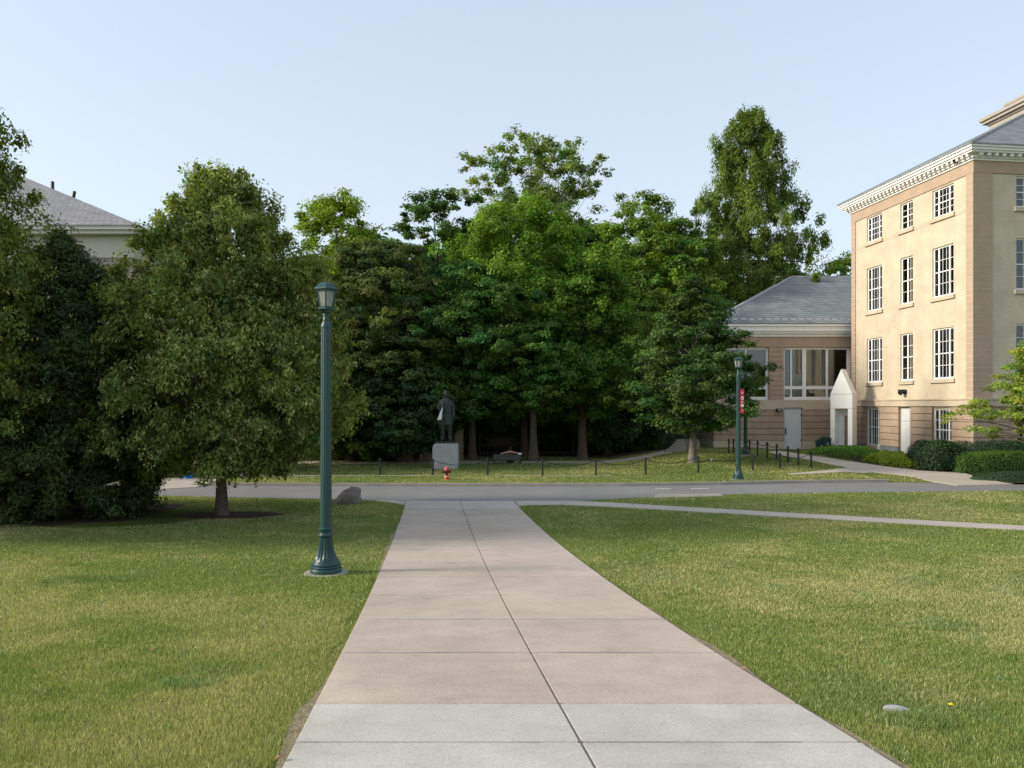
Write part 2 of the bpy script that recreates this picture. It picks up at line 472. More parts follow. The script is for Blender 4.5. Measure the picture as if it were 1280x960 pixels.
def sheet(name, poly, material, lift=0.02, step=0.5, kind='structure', thick=0.06, smoothpoly=False):
    """polygon laid over the ground, with a small skirt so it is not paper thin"""
    P = [Vector((p[0], p[1])) for p in poly]
    # densify
    D = []
    for i in range(len(P)):
        a, b = P[i], P[(i+1) % len(P)]
        n = max(1, int((b-a).length/step))
        for k in range(n): D.append(a + (b-a)*k/n)
    nb = len(D)
    xs = [p.x for p in D]; ys = [p.y for p in D]
    inner = []
    def inside(x, y):
        c = False; j = len(P)-1
        for i in range(len(P)):
            xi, yi, xj, yj = P[i].x, P[i].y, P[j].x, P[j].y
            if ((yi > y) != (yj > y)) and (x < (xj-xi)*(y-yi)/(yj-yi+1e-12)+xi): c = not c
            j = i
        return c
    x = min(xs)+step/2
    while x < max(xs):
        y = min(ys)+step/2
        while y < max(ys):
            if inside(x, y): inner.append(Vector((x, y)))
            y += step
        x += step
    edges = [(i, (i+1) % nb) for i in range(nb)]
    vo, eo, fo, *_ = delaunay_2d_cdt(D+inner, edges, [], 1, 1e-4)
    vs = [(p.x, p.y, gzf(p.x, p.y)+lift) for p in vo]
    fs = []
    for f in fo:
        a, b, c = (vo[i] for i in f[:3])
        fs.append(tuple(f) if (b-a).cross(c-a) > 0 else tuple(reversed(f)))
    # skirt
    from collections import Counter
    cnt = Counter()
    for f in fs:
        for i in range(len(f)):
            cnt[(f[i], f[(i+1) % len(f)])] += 1
    be = [e for e in cnt if (e[1], e[0]) not in cnt]
    n = len(vs)
    low = {}
    for a, b in be:
        for q in (a, b):
            if q not in low:
                low[q] = len(vs); vs.append((vs[q][0], vs[q][1], vs[q][2]-thick-lift))
        fs.append((b, a, low[a], low[b]))
    mb = MB(); mb.v = vs; mb.f = fs
    o = mb.build(name, material)
    tag(o, kind=kind)
    return o

# road: near edge and far edge
near = [(-60, 31.5), (-30, 29.0), (-12.4, 26.9), (-6, 25.8), (-3.7, 25.35), (0, 25.15), (2.2, 25.35), (4.2, 26.3), (7, 27.1), (11, 27.8), (19.5, 28.6), (40, 29.8), (70, 31)]
far = [(-60, 34.3), (-30, 31.8), (-12.4, 30.15), (-6, 29.95), (0, 29.9), (4.5, 30.0), (8.5, 30.5), (12, 31.2), (14.5, 31.6), (20.5, 31.4), (40, 33), (70, 34.5)]
def interp(poly, x):
    return float(np.interp(x, [p[0] for p in poly], [p[1] for p in poly]))
sheet('road', near + far[::-1], M['asphalt'], lift=0.012, step=1.0)

def strip(name, line, w0, w1, h, material, label=None):
    """kerb-like band along a line; w0/w1 offsets in y"""
    vs = []; fs = []
    pts = []
    for i in range(len(line)-1):
        a, b = line[i], line[i+1]
        n = max(1, int(abs(b[0]-a[0])/1.0))
        for k in range(n): pts.append((a[0]+(b[0]-a[0])*k/n, a[1]+(b[1]-a[1])*k/n))
    pts.append(line[-1])
    for (x, y) in pts:
        z = gzf(x, y)
        vs += [(x, y+w0, z-0.1), (x, y+w0+0.01, z+h), (x, y+w1, z+h), (x, y+w1, z-0.1)]
    for i in range(len(pts)-1):
        a, b = i*4, (i+1)*4
        for k in range(3): fs.append((a+k, b+k, b+k+1, a+k+1))
    mb = MB(); mb.add(vs, fs)
    o = mb.build(name, material); tag(o, kind='structure'); return o
farL = [p for p in far if p[0] <= 14.5]
strip('kerb', [(-60,34.3),(-30,31.8),(-14.3,30.3)], 0.0, 0.20, 0.13, M['kerb'])
strip('kerb', [(-12.2,30.13),(-6,29.95),(0,29.9),(4.5,30.0),(8.5,30.5),(12,31.2),(15.8,31.55)], 0.0, 0.20, 0.13, M['kerb'])
# pale patch and crossing lines on the road
sheet('road_patch', [G(815,622.5),G(905,620.5),G(900,617.5),G(822,618.2)], M['kerb'], lift=0.017, thick=0.02)
sheet('road_marking', [(xat(818,29.2),29.0),(xat(838,29.2),29.05),(xat(838,29.2),29.14),(xat(818,29.2),29.09)], M['white_line'], lift=0.017, thick=0.01)
sheet('road_marking', [(xat(863,29.2),29.1),(xat(886,29.2),29.15),(xat(886,29.2),29.24),(xat(863,29.2),29.19)], M['white_line'], lift=0.017, thick=0.01)

# ---- main concrete path in slabs
PDX = -0.1063
def pxl(d): return -0.871 + PDX*d
PW = 3.6
JOINTS = [-8.8, -7.2, -5.6, -4.0, -2.4, -0.8, 0.8, 2.4, 3.45, 4.80, 5.62] + [5.62+1.6*k for k in range(1, 13)]
JOINTS = [j for j in JOINTS if j < 24.6] + [25.22]
def concrete(name, base, dark_amt=0.12, attr=True):
    m = mat(name, base, 0.92)
    t = m.node_tree; b = t.nodes['Principled BSDF']
    tc = t.nodes.new('ShaderNodeTexCoord')
    at = t.nodes.new('ShaderNodeAttribute'); at.attribute_name = 'col'
    cur = at.outputs['Color']
    for scl, lo, hi, det, dist in ((0.45, 0.87, 1.10, 8, 0.5), (3.0, 0.91, 1.06, 6, 0.2), (55, 0.86, 1.12, 3, 0), (230, 0.82, 1.15, 2, 0)):
        n = t.nodes.new('ShaderNodeTexNoise'); n.inputs['Scale'].default_value = scl; n.inputs['Detail'].default_value = det
        n.inputs['Distortion'].default_value = dist
        t.links.new(tc.outputs['Object'], n.inputs['Vector'])
        mr = t.nodes.new('ShaderNodeMapRange'); mr.inputs['From Min'].default_value = 0.3; mr.inputs['From Max'].default_value = 0.7
        mr.inputs['To Min'].default_value = lo; mr.inputs['To Max'].default_value = hi
        t.links.new(n.outputs['Fac'], mr.inputs['Value'])
        mx = t.nodes.new('ShaderNodeMixRGB'); mx.blend_type = 'MULTIPLY'; mx.inputs['Fac'].default_value = 1
        t.links.new(cur, mx.inputs['Color1']); t.links.new(mr.outputs[0], mx.inputs['Color2'])
        cur = mx.outputs['Color']
    # stains drawn out along the walking direction
    mp = t.nodes.new('ShaderNodeMapping'); mp.inputs['Scale'].default_value = (0.9, 2.6, 1)
    t.links.new(tc.outputs['Object'], mp.inputs['Vector'])
    n = t.nodes.new('ShaderNodeTexNoise'); n.inputs['Scale'].default_value = 1.3; n.inputs['Detail'].default_value = 9; n.inputs['Roughness'].default_value = 0.75
    t.links.new(mp.outputs[0], n.inputs['Vector'])
    mr = t.nodes.new('ShaderNodeMapRange'); mr.inputs['From Min'].default_value = 0.55; mr.inputs['From Max'].default_value = 0.75
    mr.inputs['To Min'].default_value = 1.0; mr.inputs['To Max'].default_value = 0.80
    t.links.new(n.outputs['Fac'], mr.inputs['Value'])
    mx = t.nodes.new('ShaderNodeMixRGB'); mx.blend_type = 'MULTIPLY'; mx.inputs['Fac'].default_value = 1
    t.links.new(cur, mx.inputs['Color1']); t.links.new(mr.outputs[0], mx.inputs['Color2'])
    t.links.new(mx.outputs['Color'], b.inputs['Base Color'])
    n = t.nodes.new('ShaderNodeTexNoise'); n.inputs['Scale'].default_value = 160; n.inputs['Detail'].default_value = 3
    t.links.new(tc.outputs['Object'], n.inputs['Vector'])
    bp = t.nodes.new('ShaderNodeBump'); bp.inputs['Strength'].default_value = 0.35; bp.inputs['Distance'].default_value = 0.004
    t.links.new(n.outputs['Fac'], bp.inputs['Height']); t.links.new(bp.outputs[0], b.inputs['Normal'])
    return m
M['path'] = concrete('path_concrete', (0.4, 0.34, 0.28))
def path_slabs():
    vs = []; fs = []; cols = []
    gap = 0.011; ch = 0.014; cg = 0.006; cc_ = 0.006
    for j in range(len(JOINTS)-1):
        a, b = JOINTS[j]+gap, JOINTS[j+1]-gap
        for s in range(2):
            rj = random.random
            if JOINTS[j] < 5.5: c = (0.51, 0.48, 0.425)
            elif JOINTS[j] > 22.5: c = (0.50, 0.445, 0.385)
            else: c = (0.475, 0.395, 0.325)
            k = 0.965 + 0.07*rj()
            c = (c[0]*k, c[1]*k, c[2]*k*(0.985+0.03*rj()))
            nd = 3
            o0, o1 = (0, 1.82) if s == 0 else (1.82, PW)
            g0, g1 = (0, cg) if s == 0 else (cg, 0)
            lift = 0.03
            n = len(vs)
            rows = [(a, lift-ch), (a+ch, lift)] + [(a+(b-a)*q/nd, lift) for q in range(1, nd)] + [(b-ch, lift), (b, lift-ch)]
            for (d, lf) in rows:
                for (o, l2) in ((o0+g0, -cc_), (o0+g0+cc_, 0), (o1-g1-cc_, 0), (o1-g1, -cc_)):
                    x = pxl(d)+o
                    edge = 0
                    vs.append((x, d, gzf(0, d)+min(lf, lift+l2)))
                    cols.append(c)
            nr = len(rows)
            for r in range(nr-1):
                for q in range(3):
                    fs.append((n+r*4+q, n+r*4+q+1, n+(r+1)*4+q+1, n+(r+1)*4+q))
            # outer skirts
            for r in range(nr-1):
                for q, sgn in ((0, 1), (3, -1)):
                    i0, i1 = n+r*4+q, n+(r+1)*4+q
                    m = len(vs)
                    vs.append((vs[i0][0], vs[i0][1], vs[i0][2]-0.05)); vs.append((vs[i1][0], vs[i1][1], vs[i1][2]-0.05)); cols += [c, c]
                    fs.append((i0, i1, m+1, m) if q == 0 else (i1, i0, m, m+1))
    dk = (0.17, 0.145, 0.12)
    def fil(x0, x1, d0, d1, lf, c=dk):
        n = len(vs)
        for (x_, d_) in ((x0, d0), (x1, d0), (x1, d1), (x0, d1)):
            vs.append((x_ + pxl(d_), d_, gzf(0, d_)+lf)); cols.append(c)
        fs.append((n, n+1, n+2, n+3))
    rj7 = random.Random(4)
    for j in JOINTS[1:-1]:
        hw_ = gap + .003
        if abs(j-5.62) < .01: continue
        for h0_, h1_ in ((.03, 1.80), (1.84, PW-.03)):
            u_ = h0_
            while u_ < h1_:
                u2 = min(h1_, u_+.12+.3*rj7.random()); k_ = rj7.random()*.16 + (.18 if j < 9 else .22); hh_ = hw_*(.75+.6*rj7.random())
                fil(u_, u2, j-hh_, j+hh_, .0303 - .0043*(j < 5.7), (.10+k_, .085+k_*.9, .07+k_*.8)); u_ = u2
    q = -8.6
    while q < 25:
        fil(1.82-.011, 1.82+.011, q, q+.4, .0265); q += .4
    rr5 = random.Random(9)
    for j in JOINTS[11:-1]:            # pale lime bloom that crept out beside some joints
        for h0, h1 in ((.05, 1.78), (1.86, PW-.05)):
            if rr5.random() < .6:
                a_ = h0+(h1-h0)*rr5.random()*.5; b_ = min(h1, a_+.4+.9*rr5.random())
                fil(a_, b_, j+hw_+.01, j+hw_+.035, .0308, (.62, .57, .50))
    mb = MB(); mb.v = vs; mb.f = fs
    me = bpy.data.meshes.new('path'); me.from_pydata(vs, [], fs); me.update()
    a = me.attributes.new('col', 'FLOAT_COLOR', 'POINT')
    arr = np.ones((len(vs), 4), np.float32); arr[:, :3] = cols
    a.data.foreach_set('color', arr.ravel())
    me.materials.append(M['path'])
    o = bpy.data.objects.new('path', me); COL.objects.link(o); tag(o, kind='structure')
path_slabs()
M['worn'] = mat('worn_soil', (0.24, 0.195, 0.125), 1.0, noise=(9, 0.35, 6), noise2=(60, .3, 3), bump=(40, 0.8, 0.02))
def worn(side, y0, y1, wmax, seed):
    ys = np.arange(y0, y1, .12); nz = vnoise(ys*0+seed, ys, 1.5)*(.5+.5*vnoise(ys*0+seed, ys, 3.0))
    w_ = .02 + wmax*nz*1.6*np.sin(np.linspace(0, math.pi, len(ys)))**.5
    base = [pxl(y)-.0 if side < 0 else pxl(y)+PW for y in ys]
    outer = [(b+side*ww, y) for b, ww, y in zip(base, w_, ys)]
    inner = [(b-side*.03, y) for b, y in zip(base, ys)]
    sheet('worn_edge', inner + outer[::-1], M['worn'], lift=0.014, step=.12, thick=.02)
    return outer
WL1 = worn(-1, 3.4, 6.6, 0.085, 3.3); WL2 = worn(-1, 12, 20, .12, 8.1); WR1 = worn(1, 3.4, 10, .09, 5.7)
# dark bed seen in the joints
sheet('path_bed', [(pxl(-8.8)+.03, -8.8), (pxl(-8.8)+PW-.03, -8.8), (pxl(25.1)+PW-.03, 25.1), (pxl(25.1)+.03, 25.1)], M['soil'], lift=0.012, thick=0.03)

# apron by the road and the branch path to the right
sheet('path_apron', [(-4.6,25.42),(pxl(25.2)-.02,25.2),(pxl(24.2)-.02,24.2),(-3.9,24.75)], M['walk'], lift=0.024)
br_top = [(0.08,25.2),(1.0,25.28),(2.0,25.3),(3.2,24.9),(6.0,23.4),(9.0,21.8),(12.6,19.75),(18,16.6),(30,10)]
br_bot = [(30,8.5),(18,15.2),(12.3,18.75),(8.6,20.9),(5.4,22.6),(3.0,23.8),(1.6,24.3),(0.6,24.2),(0.2,24.0)]
sheet('branch_path', [(p[0]+.02, p[1]) for p in br_top] + br_bot, M['walk'], lift=0.026)

# far walks
A = [(960,565.5),(985,565.5),(1012,570),(1060,577),(1100,583),(1150,589),(1205,592),(1268,606),(1196,607.5),(1172,603.5),(1140,596),(1090,590.5),(1057,585),(1030,579),(1000,573.5),(975,569.5)]
walkA = [G(*p) for p in A]
sheet('sidewalk', walkA, M['walk'], lift=0.03)
B = [(1060,585.5),(1092,590.8),(1040,591),(985,594),(985,592.6),(1040,587.5)]
walkB = [G(*p) for p in B]
sheet('sidewalk', walkB, M['walk'], lift=0.022)
sheet('sidewalk', [(-.8,33.3),(4.4,33.2),(4.6,33.35),(-.8,33.5)], M['walk'], lift=0.016)
sheet('sidewalk', [(-12,33.0),(-6,33.2),(-2.9,33.3),(-2.9,33.5),(-6,33.42),(-12,33.4)], M['walk'], lift=0.016)
Cw = [(205,612),(244,609.8),(261,604),(270,601.5),(291,597),(324,589.5),(360,585),(360,582.5),(324,585.5),(292,589.5),(270,594),(252,597.7),(190,599),(190,612)]
walkC = [G(*p) for p in Cw]
sheet('sidewalk', walkC, M['walk'], lift=0.03)
walkD = [(-14,40.6),(-6,40.7),(0,40.8),(5,40.6),(7.5,41.3),(9.5,43.2),(11.2,46.5),(10.0,46.5),(8.6,44.0),(6.6,42.6),(4.5,42.1),(-6,42.2),(-14,42.1)]
sheet('sidewalk', walkD, M['walk'], lift=0.02)
bankP = [(5.6,43.6),(8.4,44.8),(9.4,47),(9.8,50),(4,52),(3.6,46)]
sheet('mulch_bed', bankP, M['soil'], lift=0.03)
sheet('forest_floor_shade', [(-26,45.5),(-14,43),(3.4,43.2),(4,46),(3.8,51),(10,51),(20,54),(30,90),(-40,90)], M['soil'], lift=0.01, step=2)  # dark soil colour stands in for the shade on the grass under the woods
mulch_r = [G(*p) for p in [(1005,567),(1075,578),(1150,588.5),(1205,592),(1222,590),(1150,576),(1080,566),(1030,561)]]
sheet('mulch_bed', mulch_r, M['soil'], lift=0.012)
sheet('mulch_bed', [G(1200,593),G(1230,598),G(1262,606),G(1330,606),G(1330,590),G(1240,586)], M['soil'], lift=0.012)
cx_l, cy_l = -8.34, 21.6
ring = [(cx_l+0.15+1.45*(1+0.12*math.sin(3*a)+.05*math.sin(7*a))*math.cos(a), cy_l+0.9*(1+.1*math.sin(2*a+1))*math.sin(a)) for a in np.linspace(0, 2*math.pi, 26)[:-1]]
sheet('mulch_bed', ring, M['soil'], lift=0.025, step=0.4)
sheet('mulch_bed', [(-20,17.8),(-12.0,18.4),(-10.2,20.2),(-10.6,24.5),(-20,25)], M['soil'], lift=0.02, step=1)

# ------------------------------------------------------------------ grass blades (stuff)
def in_poly(X, Y, poly):
    c = np.zeros(X.shape, bool); j = len(poly)-1
    for i in range(len(poly)):
        xi, yi = poly[i][0], poly[i][1]; xj, yj = poly[j][0], poly[j][1]
        cond = ((yi > Y) != (yj > Y)) & (X < (xj-xi)*(Y-yi)/(yj-yi+1e-12)+xi)
        c ^= cond; j = i
    return c

vx0 = G(1122, 888)
def grass(name, d0, d1, n, hgt, wid, xl, xr, seed):
    r = np.random.default_rng(seed)
    # distances with density ~ 1/d^2 -> p(d) ~ 1/d (area grows with d)
    u = r.random(n)
    D = d0 * (d1/d0)**u
    hw = 0.86 * D + 1.0
    X = (r.random(n)*2-1)*hw
    keep = (X > xl(D)) & (X < xr(D)) if xl else np.ones(n, bool)
    Y = D
    pl = pxl(Y)
    jit = 0.035*vnoise(X, Y, 2.2) - 0.012 + 0.03*r.random(n)
    keep &= ~((X > pl+jit) & (X < pl+PW-jit) & (Y < 25.4))
    # worn soil strips beside the near slabs
    worn = ((X > pl-0.16*vnoise(0*X, Y, 1.3)) & (X < pl+PW+0.13*vnoise(0*X+7, Y, 1.1))) & (Y < 12) & (r.random(n) < 0.8)
    keep &= ~worn
    for (sd_, W_) in ((-1, WL1), (-1, WL2), (1, WR1)):
        oy = [p[1] for p in W_]; ox = np.interp(Y, oy, [p[0] for p in W_])
        hit = ((X > ox) & (X < pl+1)) if sd_ < 0 else ((X < ox) & (X > pl+1))
        keep &= ~(hit & (Y > oy[0]) & (Y < oy[-1]) & (r.random(len(X)) < .60))
    nr = np.interp(X, [p[0] for p in near], [p[1] for p in near]); fr = np.interp(X, [p[0] for p in far], [p[1] for p in far])
    keep &= ~((Y > nr-0.02) & (Y < fr+0.24))
    for poly in (br_top+br_bot, walkA, walkB, walkC, walkD, bankP, mulch_r, [(-4.6,25.42),(pxl(25.2),25.2),(pxl(24.2),24.2),(-3.9,24.75)],
                 [(-.8,33.3),(4.4,33.2),(4.6,33.35),(-.8,33.5)], [(-12,33.0),(-2.9,33.3),(-2.9,33.5),(-12,33.4)]):
        keep &= ~in_poly(X, Y, poly)
    keep &= ~(in_poly(X, Y, ring) & (r.random(n) < 0.93))
    keep &= ((X+10.9)**2/6 + (Y-21.3)**2/8 > 1.0) 
    keep &= ((X-vx0[0])**2/.011 + (Y-vx0[1]-.035)**2/.0035 > 1)
    X = X[keep]; Y = Y[keep]; n = len(X); pl = pxl(Y)
    sc_ = Y/ d0
    Z = gz(X, Y)
    tall = 0.62 + 0.55*vnoise(X, Y, 1.6) + 0.35*vnoise(X+50, Y, 5)
    tuft = (vnoise(X+9, Y+4, 0.9) > 0.86)
    H = hgt * tall * (0.6+0.7*r.random(n)) * np.where(tuft, 1.5, 1)
    W = wid * (Y/5.0)**0.85 * (0.7+0.6*r.random(n))
    a = r.random(n)*2*math.pi
    lean = 0.55*H*(0.3+r.random(n))
    la = r.random(n)*2*math.pi
    px_, py_ = np.cos(a)*W/2, np.sin(a)*W/2
    Q = np.empty((n, 4, 3))
    Q[:,0] = np.stack([X-px_, Y-py_, Z-0.005], 1)
    Q[:,1] = np.stack([X+px_, Y+py_, Z-0.005], 1)
    tx, ty = X+np.cos(la)*lean, Y+np.sin(la)*lean
    Q[:,2] = np.stack([tx+px_*0.25, ty+py_*0.25, Z+H], 1)
    Q[:,3] = np.stack([tx-px_*0.25, ty-py_*0.25, Z+H*0.98], 1)
    # colour: fresh, olive, straw
    p1 = 0.5*vnoise(X, Y, 0.35) + 0.3*vnoise(X+31, Y+17, 1.1) + 0.2*vnoise(X, Y, 4)
    dry = np.clip((p1-0.40)*3.6, 0, 1)
    # greener along the path and kerbs
    nearp = (Y < 25.4)*np.exp(-np.minimum(np.abs(X-pl), np.abs(X-pl-PW))/0.45)
    dry = dry*(1-0.8*nearp)
    fresh = np.array([0.23, 0.285, 0.072]); olive = np.array([0.40, 0.39, 0.155]); straw = np.array([0.60, 0.53, 0.29]); blue = np.array([0.15, 0.215, 0.085])
    C = fresh[None]*(1-dry[:,None]) + olive[None]*dry[:,None]
    bl = np.clip((vnoise(X+70, Y+33, 0.6)-0.66)*1.6, 0, .6)[:,None]*(r.random((n,1)) < .7)
    C = C*(1-bl) + blue[None]*bl
    far_ = np.clip((Y-28)/3, 0, 1)
    st = r.random(n) < (0.07 + 0.22*dry)*(1-.75*far_)
    C[st] = straw*(0.75+0.5*r.random((st.sum(),1)))
    C *= (0.55+0.95*r.random((n,1))**1.3)
    C[tuft] *= np.array([.80, .88, .9])
    wd = vnoise(X+3, Y+40, 2.6)*vnoise(X+90, Y, 9) > .62
    C[wd] = C[wd]*np.array([.72, .92, .95])
    o = np_mesh(name, Q.reshape(-1,3), 4, C, M['grass'])
    tag(o, kind='stuff')
    return o
grass('grass', 3.6, 31.0, 1700000, 0.027, 0.0040, lambda D: -0.86*D-1, lambda D: 0.86*D+1, 5)
grass('grass', 30.0, 46, 300000, 0.036, 0.0050, lambda D: -0.8*D, lambda D: 0.55*D, 6)

# ------------------------------------------------------------------ trees
def tree(name, base, label, cat='tree', H=10, trunk_r=0.25, bole=2.0, prof=None, clumps=200, per=120, leaf=0.14, aspect=0.6,
         clump_r=0.6, flat=0.6, col=(0.06,0.11,0.02), var=0.25, hue=0.15, mat_='leaf', droop=0.1, seed=1, out_bias=0.55, lobes=0.25,
         bark='bark', group=None, tips=None, limb_n=None, rise=0.35, sun_top=None, upN=0.5, depth=1.0, vis_limbs=1.0, hollow=0.5, forks=0):
    """crown: clumps of leaves at the ends of limbs inside a height/radius profile"""
    r = np.random.default_rng(seed)
    x0, y0 = base
    z0 = gzf(x0, y0)
    root = empty(name, (x0, y0, z0), 0, label, cat, group)
    hs = np.array([p[0] for p in prof]); rs = np.array([p[1] for p in prof])
    hmin, hmax = hs.min(), hs.max()
    # clump centres: heights weighted by circumference
    hh = np.linspace(hmin, hmax, 200); ww = np.interp(hh, hs, rs)**0.85+0.35; cdf = np.cumsum(ww); cdf /= cdf[-1]
    h = np.interp(r.random(clumps), cdf, hh)
    ang = r.random(clumps)*2*math.pi
    lob = np.clip(1 + lobes*(0.6*np.sin(ang*3+h*1.7+seed)+0.4*np.sin(ang*5-h*2.3+seed*2)) + lobes*0.5*r.normal(size=clumps), .55, 1.28)
    rad = np.interp(h, hs, rs)*lob
    u = hollow + (1-hollow)*r.random(clumps)**out_bias
    rr = np.maximum(rad*u - clump_r*0.45, 0.0)
    C = np.stack([rr*np.cos(ang), rr*np.sin(ang)*depth, h + 0.15*r.normal(size=clumps)*clump_r], 1)
    # trunk and limbs
    mb = MB()
    nseg = 8
    wob = [(0.03*H*0.15*math.sin(k*1.3+seed), 0.03*H*0.15*math.cos(k*1.1+seed)) for k in range(nseg+1)]
    pts = [(wob[k][0]*k/nseg*2, wob[k][1]*k/nseg*2, -0.15+(hmax*0.93+0.15)*k/nseg) for k in range(nseg+1)]
    rads = [trunk_r*(1.0-0.93*(k/nseg)**0.85) for k in range(nseg+1)]
    ex = [(pts[0][0], pts[0][1], -0.15), (pts[0][0], pts[0][1], 0.12), (pts[0][0], pts[0][1], 0.45)]
    mb.tube(ex + pts[1:], [trunk_r*1.55, trunk_r*1.2, trunk_r*1.03] + rads[1:], n=12)
    def trunk_at(z):
        t = np.clip((z+0.15)/(hmax*0.93+0.15), 0, 1)*nseg
        i = min(int(t), nseg-1); f = t-i
        return Vector(pts[i]).lerp(Vector(pts[i+1]), f), rads[i]*(1-f)+rads[i+1]*f
    nl = limb_n or min(clumps, 70)
    idx = r.permutation(clumps)[:nl]
    for i in idx:
        c = Vector(C[i])
        zb = max(bole*0.9, c.z - rise*math.hypot(c.x, c.y)*1.6 - 0.3)
        zb = min(zb, hmax*0.88)
        p, tr = trunk_at(zb)
        L = (c-p).length
        mid = p.lerp(c, 0.5) + Vector((r.normal()*0.06*L, r.normal()*0.06*L, 0.07*L))
        r0 = max(0.012, min(tr*0.5, 0.022*L*1.2))*vis_limbs
        mb.tube([p, p.lerp(mid, .5)+Vector((0,0,.02*L)), mid, mid.lerp(c, .5)+Vector((0,0,.02*L)), c], [r0, r0*.8, r0*.6, r0*.4, r0*.15], n=5, cap=False)
        for q in range(forks):
            j = idx[r.integers(nl)]
            d = np.linalg.norm(C - C[i], axis=1); near_ = np.argsort(d)[1:6]
            c2 = Vector(C[near_[r.integers(len(near_))]])
            m2 = mid.lerp(c2, .5) + Vector((0,0,.04*L))
            mb.tube([mid, m2, c2], [r0*.5, r0*.3, r0*.1], n=4, cap=False)
    mb.build('trunk', M[bark], root, smooth=True)
    # leaves
    k = r.integers(int(per*0.6), int(per*1.4), clumps)
    ci = np.repeat(np.arange(clumps), k); n = len(ci)
    dirs = nrm(r.normal(size=(n, 3)))
    q = r.random((n, 1))**0.45
    cr = clump_r*(0.6+0.8*r.random(clumps))
    off = dirs*q*cr[ci][:, None]
    off[:, 2] *= flat
    # small sprays inside the clump break it up
    ns = 7
    spr = nrm(r.normal(size=(clumps, ns, 3)))
    si = r.integers(0, ns, n)
    off = off*0.55 + spr[ci, si]*cr[ci][:, None]*np.array([0.6, 0.6, 0.6*flat]) * (0.4+0.6*r.random((n,1)))
    P = C[ci] + off
    outw = nrm(C[ci]*np.array([1, 1, 0.25]) - np.array([0, 0, 0.25*hmax*0.5]))
    N = nrm(nrm(off)*0.55 + outw*0.25 + np.array([0, 0, upN]) + r.normal(size=(n, 3))*0.42)
    Q = leaf_quads(P, N, leaf, aspect, r, droop)
    base_c = np.array(col)*np.array([2.15, 1.95, 1.35])
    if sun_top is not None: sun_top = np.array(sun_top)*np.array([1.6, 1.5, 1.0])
    cv = (1+var*0.8*r.normal(size=(clumps, 1)))
    hv = hue*r.normal(size=(clumps, 1))
    cc = base_c[None]*np.clip(cv, 0.5, 1.7)*np.concatenate([1+hv, 1+0.2*hv, 1-0.6*hv], 1)
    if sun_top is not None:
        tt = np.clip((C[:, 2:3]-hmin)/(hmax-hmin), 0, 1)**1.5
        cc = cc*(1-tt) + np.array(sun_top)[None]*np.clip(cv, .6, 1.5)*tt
    LC = cc[ci]*(0.78+0.44*r.random((n, 1)))
    if tips:
        tc_, tfrac, tsz, tasp = tips
        m = int(n*tfrac)
        cs = r.permutation(clumps)[:int(clumps*0.8)]
        ci2 = cs[r.integers(0, len(cs), m)]
        si2 = r.integers(0, ns, m)
        P2 = C[ci2] + spr[ci2, si2]*cr[ci2][:, None]*np.array([.9, .9, .9*flat])*(0.65+0.45*r.random((m, 1))) + r.normal(size=(m, 3))*clump_r*0.13
        P2[:, 2] -= clump_r*0.1
        out2 = nrm(C[ci2]*np.array([1, 1, 0.0]) + 1e-6)
        N2 = nrm(out2*0.6 + r.normal(size=(m, 3))*0.5 + np.array([0, 0, .25]))
        Q2 = leaf_quads(P2, N2, tsz, tasp, r, 0.6)
        Q = np.concatenate([Q, Q2])
        LC = np.concatenate([LC, np.array(tc_)[None]*(0.65+0.7*r.random((m, 1)))])
    np_mesh('crown', Q, 4, np.clip(LC, 0.004, 0.9), M[mat_], root)
    return root

def P3(px, d): return (xat(px, d), d)
LG = 'trees of the woods behind the statue'

# lindens on the left lawn
tree('linden_tree', (cx_l, cy_l), 'broad linden with yellow-green drooping bracts in a mulch ring on the left lawn', H=10, trunk_r=0.165, bole=1.3,
     prof=[(1.35,2.0),(2.2,3.2),(3.4,3.85),(5,3.5),(6.6,2.8),(8.0,2.05),(9.1,1.3),(9.8,.75)], clumps=1150, per=125, leaf=0.115, aspect=0.62,
     clump_r=0.38, flat=1.1, col=(0.075,0.105,0.030), var=.18, hue=.12, droop=.75, seed=3, tips=((0.46,0.47,0.17), 0.42, 0.10, 0.32), upN=.3, lobes=.16, hollow=.45, rise=.3)
tree('linden_tree', (-14.75, 17.6), 'tall pale-tipped linden cut off by the left edge of the view', H=11, trunk_r=0.22, bole=1.6,
     prof=[(1.6,1.8),(3,3.0),(5,3.3),(7,3.2),(9,2.8),(10.3,2.2),(11.2,1.2)], clumps=850, per=125, leaf=0.115, aspect=0.6,
     clump_r=0.4, flat=1.05, col=(0.07,0.098,0.028), var=.18, hue=.12, droop=.7, seed=4, tips=((0.42,0.42,0.16), 0.4, 0.10, 0.32), upN=.3, lobes=.18)
# dark evergreens behind it
for i, (bx, by, hh, rr_, lb, sd) in enumerate([(-12.75, 21.2, 7.9, 3.05, 'dense dark evergreen reaching the ground between the two lindens', 21),
                                               (-16.6, 21.5, 9.0, 3.6, 'tall dark evergreen filling the left edge behind the linden', 22)]):
    tree('evergreen_tree', (bx, by), lb, H=hh, trunk_r=0.25, bole=.3, prof=[(0.15,rr_*.85),(1.2,rr_*.95),(hh*.4,rr_*.97),(hh*.65,rr_*.75),(hh*.85,rr_*.45),(hh,.25)],
         clumps=800, per=230, leaf=0.13, aspect=0.32, clump_r=0.5, flat=0.7, col=(0.026,0.042,0.013), var=.25, hue=.1, mat_='needle', droop=.3, seed=sd, lobes=.12, upN=.3, hollow=.55)

